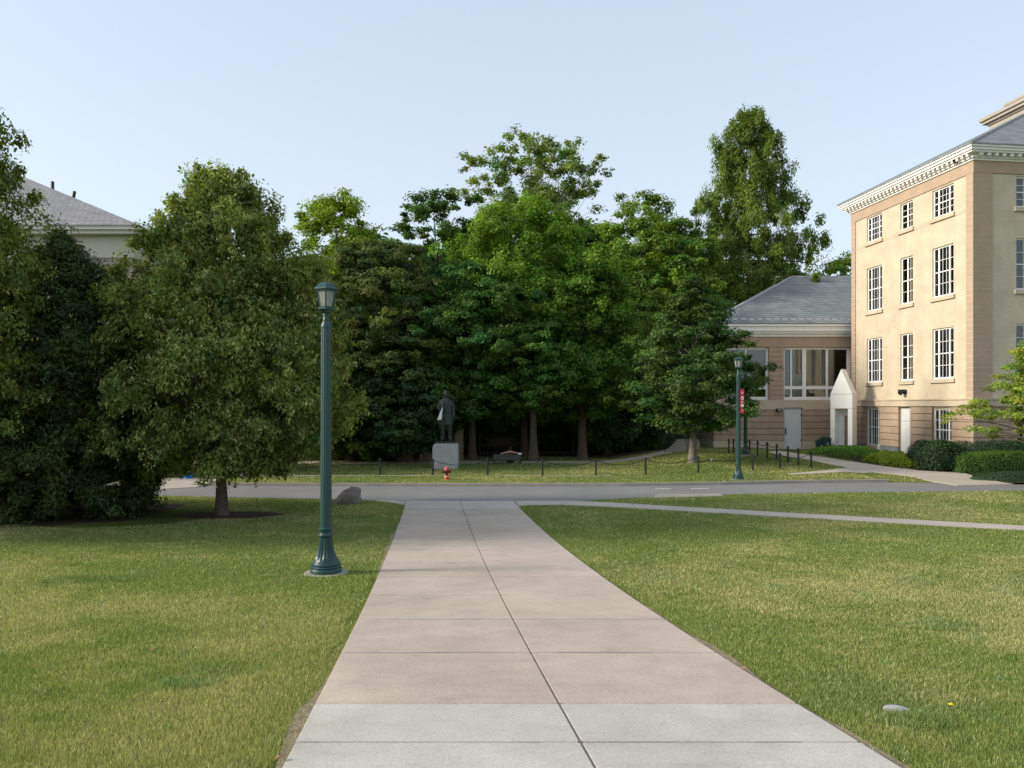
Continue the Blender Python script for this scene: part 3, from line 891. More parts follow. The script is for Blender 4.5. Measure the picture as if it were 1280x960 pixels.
# woods
FH = dict(leaf=0.24, aspect=.62)
W = [
 # name, px, d, ztop(py), bottom z, radius px, label, dict
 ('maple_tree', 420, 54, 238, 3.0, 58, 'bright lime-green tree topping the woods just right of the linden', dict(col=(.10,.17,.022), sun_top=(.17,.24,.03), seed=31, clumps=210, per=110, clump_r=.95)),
 ('oak_tree', 545, 60, 233, 5.0, 60, 'dark oak rising above the middle of the woods, left of the airy tree', dict(col=(.035,.075,.022), seed=32, clumps=170, per=100, clump_r=1.0, lobes=.32, flat=.45)),
 ('ash_tree', 667, 62, 164, 6.0, 84, 'tallest airy tree with bare forked branches showing against the sky', dict(col=(.085,.13,.045), seed=33, clumps=270, per=75, clump_r=.95, vis_limbs=.7, limb_n=130, lobes=.3, hollow=.25, rise=.8, bark='bark_grey', forks=1, prof=[(0,.4),(.3,.6),(.5,.85),(.7,1.1),(.85,1.05),(.93,.85),(.98,.5)])),
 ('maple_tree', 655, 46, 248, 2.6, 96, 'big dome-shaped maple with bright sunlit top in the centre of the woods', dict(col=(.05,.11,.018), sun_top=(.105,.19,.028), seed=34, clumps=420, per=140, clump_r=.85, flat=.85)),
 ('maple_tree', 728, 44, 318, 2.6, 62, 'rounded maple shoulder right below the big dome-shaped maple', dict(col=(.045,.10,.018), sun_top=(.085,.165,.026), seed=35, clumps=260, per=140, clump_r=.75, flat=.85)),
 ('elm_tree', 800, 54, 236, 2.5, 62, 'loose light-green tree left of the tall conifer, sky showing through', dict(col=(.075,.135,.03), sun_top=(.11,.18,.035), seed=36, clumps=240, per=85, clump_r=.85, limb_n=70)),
 ('maple_tree', 850, 52, 268, 2.4, 50, 'mid-green tree squeezed against the left foot of the tall conifer', dict(col=(.06,.115,.025), seed=37, clumps=190, per=110, clump_r=.8)),
 ('crabapple_tree', 470, 43, 296, 1.6, 88, 'wide dark tree with reddish-brown twigs left of the statue', dict(col=(.050,.072,.024), seed=38, clumps=430, per=130, clump_r=.75, hue=.18, flat=.5)),
 ('beech_tree', 590, 44, 330, 2.6, 96, 'wide dark-leaved tree spreading over the statue', dict(col=(.032,.078,.018), seed=39, clumps=430, per=130, clump_r=.75, flat=.5)),
 ('hawthorn_tree', 667, 42.6, 392, 2.9, 62, 'low spreading tree with a pale bare trunk beside the bench', dict(col=(.045,.10,.02), seed=40, clumps=230, per=120, clump_r=.7, flat=.45)),
 ('yew_tree', 505, 41.5, 440, 0.7, 66, 'low black-green yew with a thick trunk base left of the pedestal', dict(col=(.018,.04,.013), seed=41, clumps=330, per=120, clump_r=.65, flat=.5, mat_='needle')),
 ('yew_tree', 428, 44, 420, 0.4, 60, 'dark yew touching the ground behind the near lamp post', dict(col=(.022,.045,.014), seed=42, clumps=260, per=120, clump_r=.7, flat=.5, mat_='needle')),
 ('holly_tree', 760, 47, 430, 0.5, 56, 'dark holly filling the shade between the bare trunk and the small tree', dict(col=(.025,.055,.017), seed=43, clumps=250, per=120, clump_r=.7, flat=.6)),
]
for nm, px, d, pyt, zb, rpx, lb, kw in W:
    zt = zat(pyt, d) - gzf(xat(px, d), d)
    rr_ = rpx*d/F
    kw = dict(FH, **kw)
    kw['leaf'] = 0.0038*d
    kw['clumps'] = int(kw['clumps']*1.7); kw['per'] = int(kw['per']*1.6); kw['clump_r'] *= .88
    hgt = zt - zb
    prof = kw.pop('prof', None) or [(0,.6),(.15,1.0),(.42,1.12),(.66,1.05),(.82,.85),(.92,.60),(.97,.38)]
    prof = [(zb+hgt*a, rr_*b) for a, b in prof]
    tree(nm, P3(px, d), lb, H=zt, trunk_r=0.28 if nm != 'yew_tree' else .45, bole=max(1.0, zb), prof=prof, group=LG, **kw)

# rear rows close the gaps between the named trees
rear = []
bk = tree('background_tree', P3(392, 62), 'dim full-crowned tree in the rear row of the woods, behind the linden', H=15, trunk_r=.35, bole=2, group='rear row of the woods',
     prof=[(.2,4.6),(4,5.2),(8,5.3),(11,4.4),(13.2,2.8),(14.4,1.2)], clumps=480, per=110, leaf=.36, aspect=.65, clump_r=1.15, col=(.045,.09,.02), seed=51, flat=.7)
def copy_tree(src, base, rz, s, label, group):
    c = src.copy(); COL.objects.link(c)
    c.location = (base[0], base[1], gzf(*base)); c.rotation_euler = (0, 0, rz); c.scale = (s, s, s)
    c['label'] = label; c['group'] = group
    for ch in list(src.children):
        d = ch.copy(); COL.objects.link(d); d.parent = c
    return c
for px, d, s, rz, lb in [(300, 60, 1.0, 1.0, 'dim tree in the rear row of the woods, seen through the linden crown'),
                         (455, 70, 1.28, 2.1, 'rear-row tree between the lime-green tree and the dark oak'),
                         (590, 68, 1.28, 3.3, 'rear-row tree between the dark oak and the airy tree'),
                         (735, 70, 1.3, 4.4, 'rear-row tree right of the airy tree'),
                         (830, 74, 1.33, 5.2, 'rear-row tree left behind the tall conifer'),
                         (220, 62, .9, .4, 'dim rear-row tree behind the mulch-ring linden, left side')]:
    copy_tree(bk, P3(px, d), rz, s, lb, 'rear row of the woods')
for px, d, s, rz, lb in [(560, 52, .62, 1.5, 'shaded tree deep in the woods right of the statue'),
                         (700, 53, .62, 2.5, 'shaded tree deep in the woods behind the bare trunk'),
                         (400, 52, .60, 0.6, 'shaded tree deep in the woods left of the near lamp'),
                         (790, 56, .60, 3.5, 'shaded tree deep in the woods above the laurel shrubs'),
                         (480, 54, .60, 5.5, 'shaded tree deep in the woods left of the statue')]:
    copy_tree(bk, P3(px, d), rz, s, lb, 'shaded trees deep in the woods')

for nm, x, y, hh, rr_, lb, sd in [('maple_tree', -13.0, 36.5, 8.6, 3.2, 'green maple behind the linden, beyond the road', 81),
                               ('maple_tree', -19.5, 35.5, 9.6, 3.6, 'green maple at the far left beyond the road, behind the evergreens', 82),
                               ('maple_tree', -9.2, 42.5, 8.8, 2.9, 'green tree beyond the road between the linden and the lime-green tree', 83)]:
    tree(nm, (x, y), lb, H=hh, trunk_r=.24, bole=1.0, prof=[(.5,rr_*.7),(1.8,rr_),(hh*.5,rr_*1.05),(hh*.75,rr_*.85),(hh*.92,rr_*.5),(hh,.3)], clumps=380, per=120,
         leaf=.17, aspect=.6, clump_r=.65, flat=.7, col=(.045,.085,.022), seed=sd)
# tall conifer (dawn redwood habit)
d = 60
zt = zat(144, d)-gzf(xat(930, d), d)
tree('redwood_tree', P3(936, d), 'tallest conical conifer with drooping tiers above the annex roof', H=zt, trunk_r=.42, bole=2, group=LG, bark='bark',
     prof=[(2,5.8),(8,6.0),(13,5.4),(16.5,4.7),(19,4.0),(21,3.4),(23,2.6),(25,1.7),(zt,.9)], clumps=950, per=200, leaf=.24, aspect=.42, clump_r=.66,
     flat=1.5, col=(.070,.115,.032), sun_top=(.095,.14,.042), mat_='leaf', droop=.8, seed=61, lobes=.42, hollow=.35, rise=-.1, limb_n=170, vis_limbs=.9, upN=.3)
# tree behind the annex ridge
tree('maple_tree', P3(1050, 66), 'light-green treetop showing between annex roof and main building', H=16, trunk_r=.3, bole=5,
     prof=[(6,2.5),(10,3.6),(13,3.0),(15.5,1.5),(zat(306,66)-gzf(28,66),.4)], clumps=120, per=70, leaf=.3, aspect=.6, clump_r=.8, col=(.08,.13,.03), seed=62, limb_n=60)
# small tree before the annex
tree('hornbeam_tree', G(866, 578), 'small dark-green lawn tree standing before the annex', H=9, trunk_r=.20, bole=1.7,
     prof=[(1.7,2.2),(2.4,3.4),(3.9,3.75),(5.4,3.1),(7.0,2.1),(8.3,1.1),(9.1,.3)], clumps=460, per=150, leaf=.15, aspect=.6, clump_r=.6, flat=.45,
     col=(.032,.066,.018), seed=63, lobes=.22, hollow=.3, bark='bark_grey', upN=.7)
# light green tree at the right edge
tree('honey_locust_tree', (21.35, 29.9), 'young light-green tree at the right edge before the corner quoins', H=5.6, trunk_r=.12, bole=1.1,
     prof=[(1.95,2.0),(2.5,3.0),(3.2,2.9),(4.3,2.1),(5.4,1.3),(6.6,.4)], clumps=330, per=120, leaf=.11, aspect=.5, clump_r=.42, flat=.45,
     col=(.11,.16,.035), seed=64, lobes=.35, hollow=.2, rise=.1, limb_n=110, upN=.7)

# shrubs
def shrub(name, c, rx, ry, h, label, col, n, leaf=.09, aspect=.6, mat_='leaf', seed=1, boxy=1.0, tint=None, group=None, rz=0, cat='shrub', bumps=.12):
    r = np.random.default_rng(seed)
    root = empty(name, (c[0], c[1], gzf(*c)), rz, label, cat, group)
    dirs = nrm(r.normal(size=(n, 3))); dirs[:, 2] = np.abs(dirs[:, 2])
    p = dirs.copy()
    if boxy != 1.0:
        pw = boxy
        k = (np.abs(dirs[:,0])**pw + np.abs(dirs[:,1])**pw + np.abs(dirs[:,2])**pw)**(1/pw)
        p = dirs/k[:, None]
    bump = 1 + bumps*(np.sin(p[:,0]*rx*4.1+seed)*np.sin(p[:,1]*ry*3.7+seed*2) + 0.6*np.sin(p[:,0]*rx*9+p[:,2]*7)) * 0.8
    u = (1 - 0.28*r.random(n)**1.6)*bump
    P = p*u[:, None]*np.array([rx, ry, h])
    N = nrm(dirs/np.array([rx, ry, h])*max(rx, h) + r.normal(size=(n,3))*.55 + np.array([0,0,.35]))
    Q = leaf_quads(P, N, leaf, aspect, r, .1)
    C = np.array(col)[None]*(.7+.6*r.random((n,1)))
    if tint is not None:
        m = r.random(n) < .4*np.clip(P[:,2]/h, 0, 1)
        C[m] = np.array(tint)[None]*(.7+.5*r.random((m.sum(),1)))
    np_mesh('foliage', Q, 4, C, M[mat_], root)
    mb = MB()
    for k in range(9):
        a = r.random()*6.28; q = .3+.4*r.random()
        mb.tube([(0.1*math.cos(a), .1*math.sin(a), -.05), (q*.5*rx*math.cos(a), q*.5*ry*math.sin(a), h*.45), (q*rx*math.cos(a), q*ry*math.sin(a), h*.8)], [.025,.018,.006], n=5, cap=False)
    mb.build('stem', M['bark'], root)
    return root
def sh(px, py, d, rx, ry, h, *a, **k):
    return shrub(k.pop('name', 'shrub'), (xat(px, d), d), rx, ry, h, *a, **k)

TB = 'laurel shrubs on the mulch bank'
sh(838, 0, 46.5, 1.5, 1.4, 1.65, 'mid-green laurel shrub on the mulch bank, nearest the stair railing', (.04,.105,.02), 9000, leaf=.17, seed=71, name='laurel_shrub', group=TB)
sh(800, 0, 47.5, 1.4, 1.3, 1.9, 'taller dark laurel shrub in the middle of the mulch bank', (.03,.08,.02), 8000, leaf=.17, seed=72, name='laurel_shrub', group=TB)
sh(772, 0, 48.5, 1.3, 1.2, 1.0, 'low reddish-brown shrub at the left end of the mulch bank', (.07,.05,.03), 5000, leaf=.16, seed=73, name='barberry_shrub')
# planting beds by the main building
def bed(name, poly, h, col, n, label, leaf=.09, seed=1, tint=None, aspect=.6, cat='ground cover'):
    r = np.random.default_rng(seed)
    xs = [p[0] for p in poly]; ys = [p[1] for p in poly]
    X = min(xs)+(max(xs)-min(xs))*r.random(n*3); Y = min(ys)+(max(ys)-min(ys))*r.random(n*3)
    k = in_poly(X, Y, poly); X = X[k][:n]; Y = Y[k][:n]; m = len(X)
    # height falls off at the rim
    P_ = np.array(poly); dm = np.full(m, 1e9)
    for i in range(len(P_)):
        a = P_[i]; b = P_[(i+1)%len(P_)]; ab = b-a
        t = np.clip(((X-a[0])*ab[0]+(Y-a[1])*ab[1])/(ab@ab), 0, 1)
        dm = np.minimum(dm, np.hypot(X-a[0]-t*ab[0], Y-a[1]-t*ab[1]))
    hh = h*np.minimum(1, (dm/0.35))**.5*(.75+.4*vnoise(X,Y,2.5))
    Z = gz(X,Y) + hh*(1-.45*r.random(m)**1.4)
    N = nrm(r.normal(size=(m,3))*.5+np.array([0,-.2,.8]))
    Q = leaf_quads(np.stack([X,Y,Z],1), N, leaf, aspect, r, .1)
    C = np.array(col)[None]*(.65+.7*r.random((m,1)))
    if tint is not None:
        q = r.random(m) < .3; C[q] = np.array(tint)[None]*(.7+.5*r.random((q.sum(),1)))
    o = np_mesh(name, Q, 4, C, M['leaf'])
    tag(o, kind='stuff')
    return o
bed('ground_cover', [G(*p) for p in [(1008,568),(1045,573.5),(1085,578),(1112,574),(1085,566),(1050,563)]], .42, (.10,.22,.025), 9000, '', seed=75)
bed('ground_cover', [G(*p) for p in [(1078,577.5),(1110,583),(1152,587),(1160,580),(1130,574),(1100,571)]], .42, (.25,.32,.03), 9000, '', seed=76, tint=(.40,.42,.05))
hy = G(1185, 590)
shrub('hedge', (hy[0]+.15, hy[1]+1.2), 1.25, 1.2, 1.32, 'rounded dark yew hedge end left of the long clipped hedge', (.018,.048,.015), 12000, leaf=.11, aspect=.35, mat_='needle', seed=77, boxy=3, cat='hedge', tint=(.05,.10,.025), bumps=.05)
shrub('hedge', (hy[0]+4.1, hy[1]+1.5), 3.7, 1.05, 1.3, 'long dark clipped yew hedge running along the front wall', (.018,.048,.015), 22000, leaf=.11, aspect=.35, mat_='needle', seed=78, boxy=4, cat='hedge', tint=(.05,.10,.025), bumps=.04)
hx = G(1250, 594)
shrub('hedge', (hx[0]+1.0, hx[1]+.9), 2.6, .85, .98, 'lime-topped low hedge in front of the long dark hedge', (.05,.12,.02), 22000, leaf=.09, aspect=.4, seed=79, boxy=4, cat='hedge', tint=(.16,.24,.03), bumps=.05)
jx = G(1262, 602)
shrub('juniper_shrub', (jx[0]+.75, jx[1]+.55), 2.0, .75, .38, 'flat grey-green creeping juniper beside the driveway', (.07,.13,.07), 12000, leaf=.10, aspect=.3, seed=80, boxy=2.4, bumps=.06)

# ------------------------------------------------------------------ walls with openings
def wall(mb, org, U, N, Wd, H, ops, reveal=.18, z0=0.0):
    """front skin of a wall with real openings; U along the wall, N outward; ops = (u0,u1,z0,z1)"""
    org = Vector(org); U = Vector(U); N = Vector(N); Z = Vector((0,0,1))
    us = sorted(set([0, Wd] + [o[0] for o in ops] + [o[1] for o in ops]))
    zs = sorted(set([z0, H] + [o[2] for o in ops] + [o[3] for o in ops]))
    flip = U.cross(Z).dot(N) < 0
    def quad(a, b, c, d):
        mb.add([a, b, c, d], [(0,1,2,3)] if not flip else [(3,2,1,0)])
    for i in range(len(us)-1):
        for j in range(len(zs)-1):
            uc, zc = (us[i]+us[i+1])/2, (zs[j]+zs[j+1])/2
            if any(o[0] < uc < o[1] and o[2] < zc < o[3] for o in ops): continue
            p = lambda u, z: org+U*u+Z*z
            quad(p(us[i],zs[j]), p(us[i+1],zs[j]), p(us[i+1],zs[j+1]), p(us[i],zs[j+1]))
    B = -N*reveal
    for (a, b, c, d) in ops:
        p = lambda u, z, k=0: org+U*u+Z*z+B*k
        quad(p(a,c,1), p(a,c), p(a,d), p(a,d,1)) if False else None
        quad(p(a,c), p(a,c,1), p(a,d,1), p(a,d))
        quad(p(b,c,1), p(b,c), p(b,d), p(b,d,1))
        quad(p(a,c), p(b,c), p(b,c,1), p(a,c,1))
        quad(p(a,d,1), p(b,d,1), p(b,d), p(a,d))

def obox(mb, org, U, N, u0, u1, n0, n1, z0, z1):
    """box in wall coordinates; n outward"""
    org = Vector(org); U = Vector(U); N = Vector(N); Z = Vector((0,0,1))
    c = [org+U*u+N*n+Z*z for z in (z0,z1) for (u,n) in ((u0,n0),(u1,n0),(u1,n1),(u0,n1))]
    fs = [(0,3,2,1),(4,5,6,7),(0,1,5,4),(1,2,6,5),(2,3,7,6),(3,0,4,7)]
    if U.cross(N).z < 0: fs = [tuple(reversed(f)) for f in fs]
    mb.add(c, fs)

def window(parent, org, U, N, u0, u1, z0, z1, bays, rows=(2,2), blind=0.0, sill=True, depth=.10, frame_mat='white_paint', sillmat='cream_stone', label=None):
    """sash window: bays = list of (width share, panes across). window > frame, pane, blind, sill"""
    fr = MB(); Wd = u1-u0; Hh = z1-z0
    fw = .075
    obox(fr, org, U, N, u0, u1, -depth-.06, -depth+.02, z1-fw, z1)
    obox(fr, org, U, N, u0, u1, -depth-.06, -depth+.035, z0, z0+fw*1.1)
    obox(fr, org, U, N, u0, u0+fw, -depth-.06, -depth+.02, z0+fw*1.1, z1-fw)
    obox(fr, org, U, N, u1-fw, u1, -depth-.06, -depth+.02, z0+fw*1.1, z1-fw)
    tot = sum(b[0] for b in bays); x = u0+fw; avail = Wd-2*fw
    zi0, zi1 = z0+fw*1.1, z1-fw
    zm = zi0+(zi1-zi0)*rows[1]/(rows[0]+rows[1])
    for bi, (sh_, pc) in enumerate(bays):
        bw = avail*sh_/tot; a, b = x, x+bw
        if bi > 0:
            obox(fr, org, U, N, a-.05, a+.05, -depth-.06, -depth+.018, zi0, zi1)
        if rows[0]:
            obox(fr, org, U, N, a+.02, b-.02, -depth-.05, -depth+.006, zm-.025, zm+.025)
        for k in range(1, pc):
            uu = a+bw*k/pc
            obox(fr, org, U, N, uu-.012, uu+.012, -depth-.045, -depth+.002, zi0, zi1)
        for (lo, hi, nr_) in ((zi0, zm, rows[1]), (zm, zi1, rows[0])):
            for k in range(1, nr_):
                zz = lo+(hi-lo)*k/nr_
                obox(fr, org, U, N, a+.02, b-.02, -depth-.043, -depth+.0, zz-.012, zz+.012)
        x += bw
    f = fr.build('window', M[frame_mat], parent)
    if label: f['label'] = label
    g = MB(); obox(g, org, U, N, u0+.02, u1-.02, -depth-.035, -depth-.028, z0+.02, z1-.02); g.build('pane', M['glass'], f)
    if blind > 0:
        bl = MB(); obox(bl, org, U, N, u0+.03, u1-.03, -depth-.12, -depth-.105, z1-(z1-z0)*blind, z1-.02); bl.build('blind', M['blind'], f)
    bk_ = MB(); obox(bk_, org, U, N, u0-.3, u1+.3, -depth-1.0, -depth-.98, z0-.3, z1+.3); bk_.build('room_back', M['room'], f)
    if sill:
        s_ = MB(); obox(s_, org, U, N, u0-.12, u1+.12, -.05, .10, z0-.20, z0-.005); s_.build('sill', M[sillmat], f)
    return f

def courses(mb, org, U, N, u0, u1, z0, z1, step, proud=.035, gap=.022, skip=()):
    """rusticated blocks with recessed joints, leaving the openings in skip free"""
    n = max(1, round((z1-z0)/step)); st = (z1-z0)/n
    for k in range(n):
        a, b = z0+k*st+gap/2, z0+(k+1)*st-gap/2
        segs = [(u0, u1)]
        for (s0, s1, t0, t1) in skip:
            if b > t0+.01 and a < t1-.01:
                ns_ = []
                for (p, q) in segs:
                    if s1 <= p or s0 >= q: ns_.append((p, q))
                    else:
                        if s0 > p: ns_.append((p, s0))
                        if s1 < q: ns_.append((s1, q))
                segs = ns_
        for (p, q) in segs:
            if q-p > .02: obox(mb, org, U, N, p, q, -.02, proud, a, b)

# ------------------------------------------------------------------ main building
D0 = 36.0
C0 = (.6138*D0, D0)
ang = math.atan2(.127, .992)
main = empty('brick_building', (C0[0], C0[1], 0), ang, 'four-storey cream brick building with brown quoins and slate roof on the right', 'building')
def tf(px):
    k = (px-640)/F
    return (C0[0]-k*C0[1])/(k*.992+.127)
def zf(px, py):
    return zat(py, C0[1]+.992*tf(px))
UF, NF = (0,1,0), (-1,0,0)          # facade facing left: u runs away from the camera
UR, NR = (1,0,0), (0,-1,0)          # front wall facing the camera
O = (0,0,0)
LEN = tf(1065); WID = 24.0
ZE = zat(200.2, D0)                            # wall top
rows_z = [(zf(1178,270), zf(1178,234)), (zf(1178,370.5), zf(1178,307.5)), (zf(1178,473.5), zf(1178,410)), (zf(1092,557), zf(1092,510.5))]
wu = [(tf(1192), tf(1165.5)), (tf(1141), tf(1125.5)), (tf(1102.5), tf(1083.5))]
bays = [[(.22,1),(.56,3),(.22,1)], [(.5,2),(.5,1)], [(.22,1),(.56,3),(.22,1)]]
opsF = []
for (a, b) in wu:
    for (c, e) in rows_z[:3]: opsF.append((a, b, c, e))
g1 = (tf(1191), tf(1166.5)); g3 = (tf(1101), tf(1083.5)); dr = (tf(1139), tf(1124.5))
zg0, zg1 = rows_z[3]
opsF += [(g1[0], g1[1], zg0, zg1), (g3[0], g3[1], zg0, zg1), (dr[0], dr[1], .55, zat(509.5, D0*1.138))]
mb = MB(); wall(mb, O, UF, NF, LEN, ZE, opsF, .16, z0=-.6)
opsR = []
fx = [(2.25, 3.95), (6.3, 8.0), (10.2, 11.9)]
for (a, b) in fx:
    for (c, e) in ((zat(257,D0), zat(218,D0)), (zat(361,D0), zat(296,D0)), (zat(468,D0), zat(404,D0)), (1.2, 3.1)): opsR.append((a, b, c, e))
wall(mb, O, UR, NR, WID, ZE, opsR, .16, z0=-.6)
wall(mb, (0,LEN,0), UR, (0,1,0), WID, ZE, [], z0=-.6)
wall(mb, (WID,0,0), UF, (1,0,0), LEN, ZE, [], z0=-.6)
mb.build('wall', M['cream_brick'], main)
# rusticated ground storey, belt, quoins, frieze
zb0, zb1 = zat(508,D0), zat(497.5,D0)
mb = MB()
courses(mb, O, UF, NF, 0, LEN, .95, zb0, .36, .07, .03, skip=[(a,b,c-.02,e+.02) for (a,b,c,e) in opsF])
mb.build('rusticated_blocks', M['brown_block'], main); mb = MB()
courses(mb, O, UR, NR, -.07, WID, .95, zb0, .36, .07, .03, skip=[(a,b,c-.02,e+.02) for (a,b,c,e) in opsR])
mb.build('rusticated_blocks', M['brown_block'], main)
mb = MB()
obox(mb, O, UF, NF, 0, LEN, -.01, .03, -.6, zb0); 
# joints behind the blocks: keep openings free by courses with no gap
mb = MB()
courses(mb, O, UF, NF, 0, LEN, .0, zb0, .36, .03, 0.0, skip=[(a,b,c-.02,e+.02) for (a,b,c,e) in opsF])
courses(mb, O, UR, NR, 0, WID, .0, zb0, .36, .03, 0.0, skip=[(a,b,c-.02,e+.02) for (a,b,c,e) in opsR])
mb.build('joint', M['joint_dark'], main)
mb = MB()
courses(mb, O, UF, NF, 0, LEN, -.3, .94, 1.3, .10, 0.0, skip=[(a,b,c-.02,e+.02) for (a,b,c,e) in opsF])
courses(mb, O, UR, NR, -.1, WID, -.3, .94, 1.3, .10, 0.0)
mb.build('plinth', M['bluestone'], main)
mb = MB()
obox(mb, O, UF, NF, -.15, LEN+.1, -.02, .15, zb0+.005, zb1-.08); obox(mb, O, UF, NF, -.20, LEN+.12, -.02, .20, zb1-.08, zb1)
obox(mb, O, UR, NR, 0, WID, -.02, .152, zb0+.005, zb1-.08); obox(mb, O, UR, NR, 0, WID, -.02, .202, zb1-.08, zb1)
mb.build('belt_course', M['cream_stone'], main)
zfr = zat(215.5,D0)
mb = MB(); mj = MB()
q0, q1 = .45, .95
courses(mb, O, UF, NF, 0, q0, zb1, zfr, .295, .045, .03); courses(mb, O, UR, NR, -.06, q1, zb1, zfr, .295, .045, .03)
mb.build('quoin', M['brown_smooth'], main); mb = MB()
courses(mb, O, UF, NF, LEN-.42, LEN, zb1, zfr, .295, .045, .03)
mb.build('quoin', M['brown_smooth'], main)
mj.box(-.036, 0, 0, q0, zb1, zfr); mj.box(-.036, q1, -.036, 0, zb1, zfr); mj.build('joint', M['joint_light'], main)
mj = MB(); mj.box(-.036, 0, LEN-.42, LEN, zb1, zfr); mj.build('joint', M['joint_light'], main)
mb = MB()
obox(mb, O, UF, NF, -.05, LEN+.02, -.02, .05, zfr, ZE+.05); obox(mb, O, UR, NR, 0, WID, -.02, .052, zfr, ZE+.05)
mb.build('frieze', M['brown_smooth'], main)
mb = MB()
zs0 = rows_z[0][0]-.2
obox(mb, O, UF, NF, q0, LEN-.42, -.02, .012, zs0-.02, zs0+.19); mb.build('string_course', M['cream_stone'], main)
# windows
for wi, (a, b) in enumerate(wu):
    for ri, (c, e) in enumerate(rows_z[:3]):
        window(main, O, UF, NF, a, b, c, e, bays[wi], (2,2), blind=[.45,.5,.52][(wi+ri)%3] if (wi*3+ri) % 4 != 3 else 0)
window(main, O, UF, NF, g1[0], g1[1], zg0, zg1, bays[0], (2,2), blind=.5, sill=False)
window(main, O, UF, NF, g3[0], g3[1], zg0, zg1, bays[2], (2,2), blind=.4, sill=False)
for (a, b, c, e) in opsR:
    window(main, O, UR, NR, a, b, c, e, [(1,4)], (2,2), blind=.5 if c > 6 else 0, sill=c > 3)
mb = MB()
dz1 = zat(509.5, D0*1.138)
obox(mb, O, UF, NF, dr[0], dr[1], -.14, -.09, .5, dz1-.75)
obox(mb, O, UF, NF, dr[0]+.09, dr[1]-.09, -.09, -.078, .7, dz1-1.7); obox(mb, O, UF, NF, dr[0]+.09, dr[1]-.09, -.09, -.078, dz1-1.6, dz1-.85)
door = mb.build('door', M['door_white'], main, bevel=.004)
mb = MB(); obox(mb, O, UF, NF, dr[0], dr[1], -.15, -.10, dz1-.74, dz1); mb.build('transom_panel', M['door_white'], main)
mb = MB(); obox(mb, O, UF, NF, dr[0]+.06, dr[0]+.10, -.08, -.02, 1.45, 1.65); mb.build('handle', M['black_metal'], door)
# lamp over the door
uu = tf(1131.5); zz = zat(489.5, D0*1.13)
mb = MB(); obox(mb, O, UF, NF, uu-.12, uu+.12, 0, .05, zz-.12, zz+.12); obox(mb, O, UF, NF, uu-.16, uu+.16, .05, .32, zz-.02, zz+.12)
mb.tube([(-.2, uu, zz), (-.33, uu, zz-.1)], [.1,.13], n=10)
mb.build('wall_lamp', M['black_metal'], main)
# camera / floodlight under the cornice
uu = .9; zz = zat(196, D0+.5)
mb = MB(); obox(mb, O, UF, NF, uu-.1, uu+.1, 0, .25, zz-.1, zz+.05); mb.tube([(-.25,uu,zz-.05),(-.4,uu-.1,zz-.15)], .07, n=8); mb.build('security_lamp', M['black_metal'], main)
# cornice
OV = .56
ze = ZE
def ring_boxes(mb, o0, o1, z0, z1, e=0):
    mb.box(-o1, -o0, -o1, LEN+o1, z0, z1); mb.box(-o0, WID+o1, -o1, -o0, z0, z1)
    mb.box(-o0, WID+o1, LEN+o0, LEN+o1, z0, z1)
mb = MB()
for (o, z0_, z1_) in ((.12, ze-.02, ze+.08), (.20, ze+.08, ze+.14), (.42, ze+.28, ze+.37), (.49, ze+.37, ze+.50), (OV, ze+.50, ze+.64)):
    ring_boxes(mb, -.05, o, z0_, z1_)
ring_boxes(mb, -.05, .15, ze+.14, ze+.28)
k = -.1
while k < LEN:
    mb.box(-.38, -.15, k, k+.14, ze+.143, ze+.277); k += .34
k = .05
while k < WID:
    mb.box(k, k+.16, -.38, -.15, ze+.143, ze+.277); k += .40
mb.build('cornice', M['white_paint'], main)
# hip roof
zr = ze+.645; sl = math.tan(R(27.5)); ov = OV+.03
halfy = 9.0
mb = MB()
L_, Wr = LEN+ov, WID+ov
rise_ = sl*halfy
hv = [(-ov,-ov,zr),(Wr,-ov,zr),(Wr,L_,zr),(-ov,L_,zr),(-ov+10.5,-ov+8.0,zr+5.2),(Wr-10.5,-ov+8.0,zr+5.2)]
bv = [(x,y,z-.06) for (x,y,z) in hv[:4]]
mb.add(hv+bv, [(0,1,5,4),(1,2,5),(2,3,4,5),(3,0,4),(0,6,7,1),(1,7,8,2),(2,8,9,3),(3,9,6,0),(6,9,8,7)])
roof = mb.build('roof', M['slate'], main)
mb = MB()
mb.tube([hv[0], hv[4]], .07, n=6); mb.tube([hv[3], hv[4]], .07, n=6); mb.tube([hv[4], hv[5]], .07, n=6); mb.build('ridge_cap', mat('lead', (.22,.24,.25), .6), roof)
# stepped rooftop parapet block
mb = MB()
bx0, bx1, by0, by1 = 9.2, 15.0, 4.6, 10.1
topz = 21.3
mb.box(bx0, bx1, by0, by1, zr+1.5, topz-.5)
for (o, a, b) in ((.10, topz-.5, topz-.38), (.28, topz-.38, topz-.2), (.40, topz-.2, topz)):
    mb.box(bx0-o, bx1+o, by0-o, by1+o, a, b)
mb.box(bx0+.5, bx1-.5, by0+.5, by1-.9, topz, topz+.42); mb.box(bx0+.35, bx1-.35, by0+.35, by1-.75, topz+.42, topz+.58)
mb.build('parapet', mat('parapet_stone', (.36,.33,.29), .85, noise=(2,.1,4)), roof)

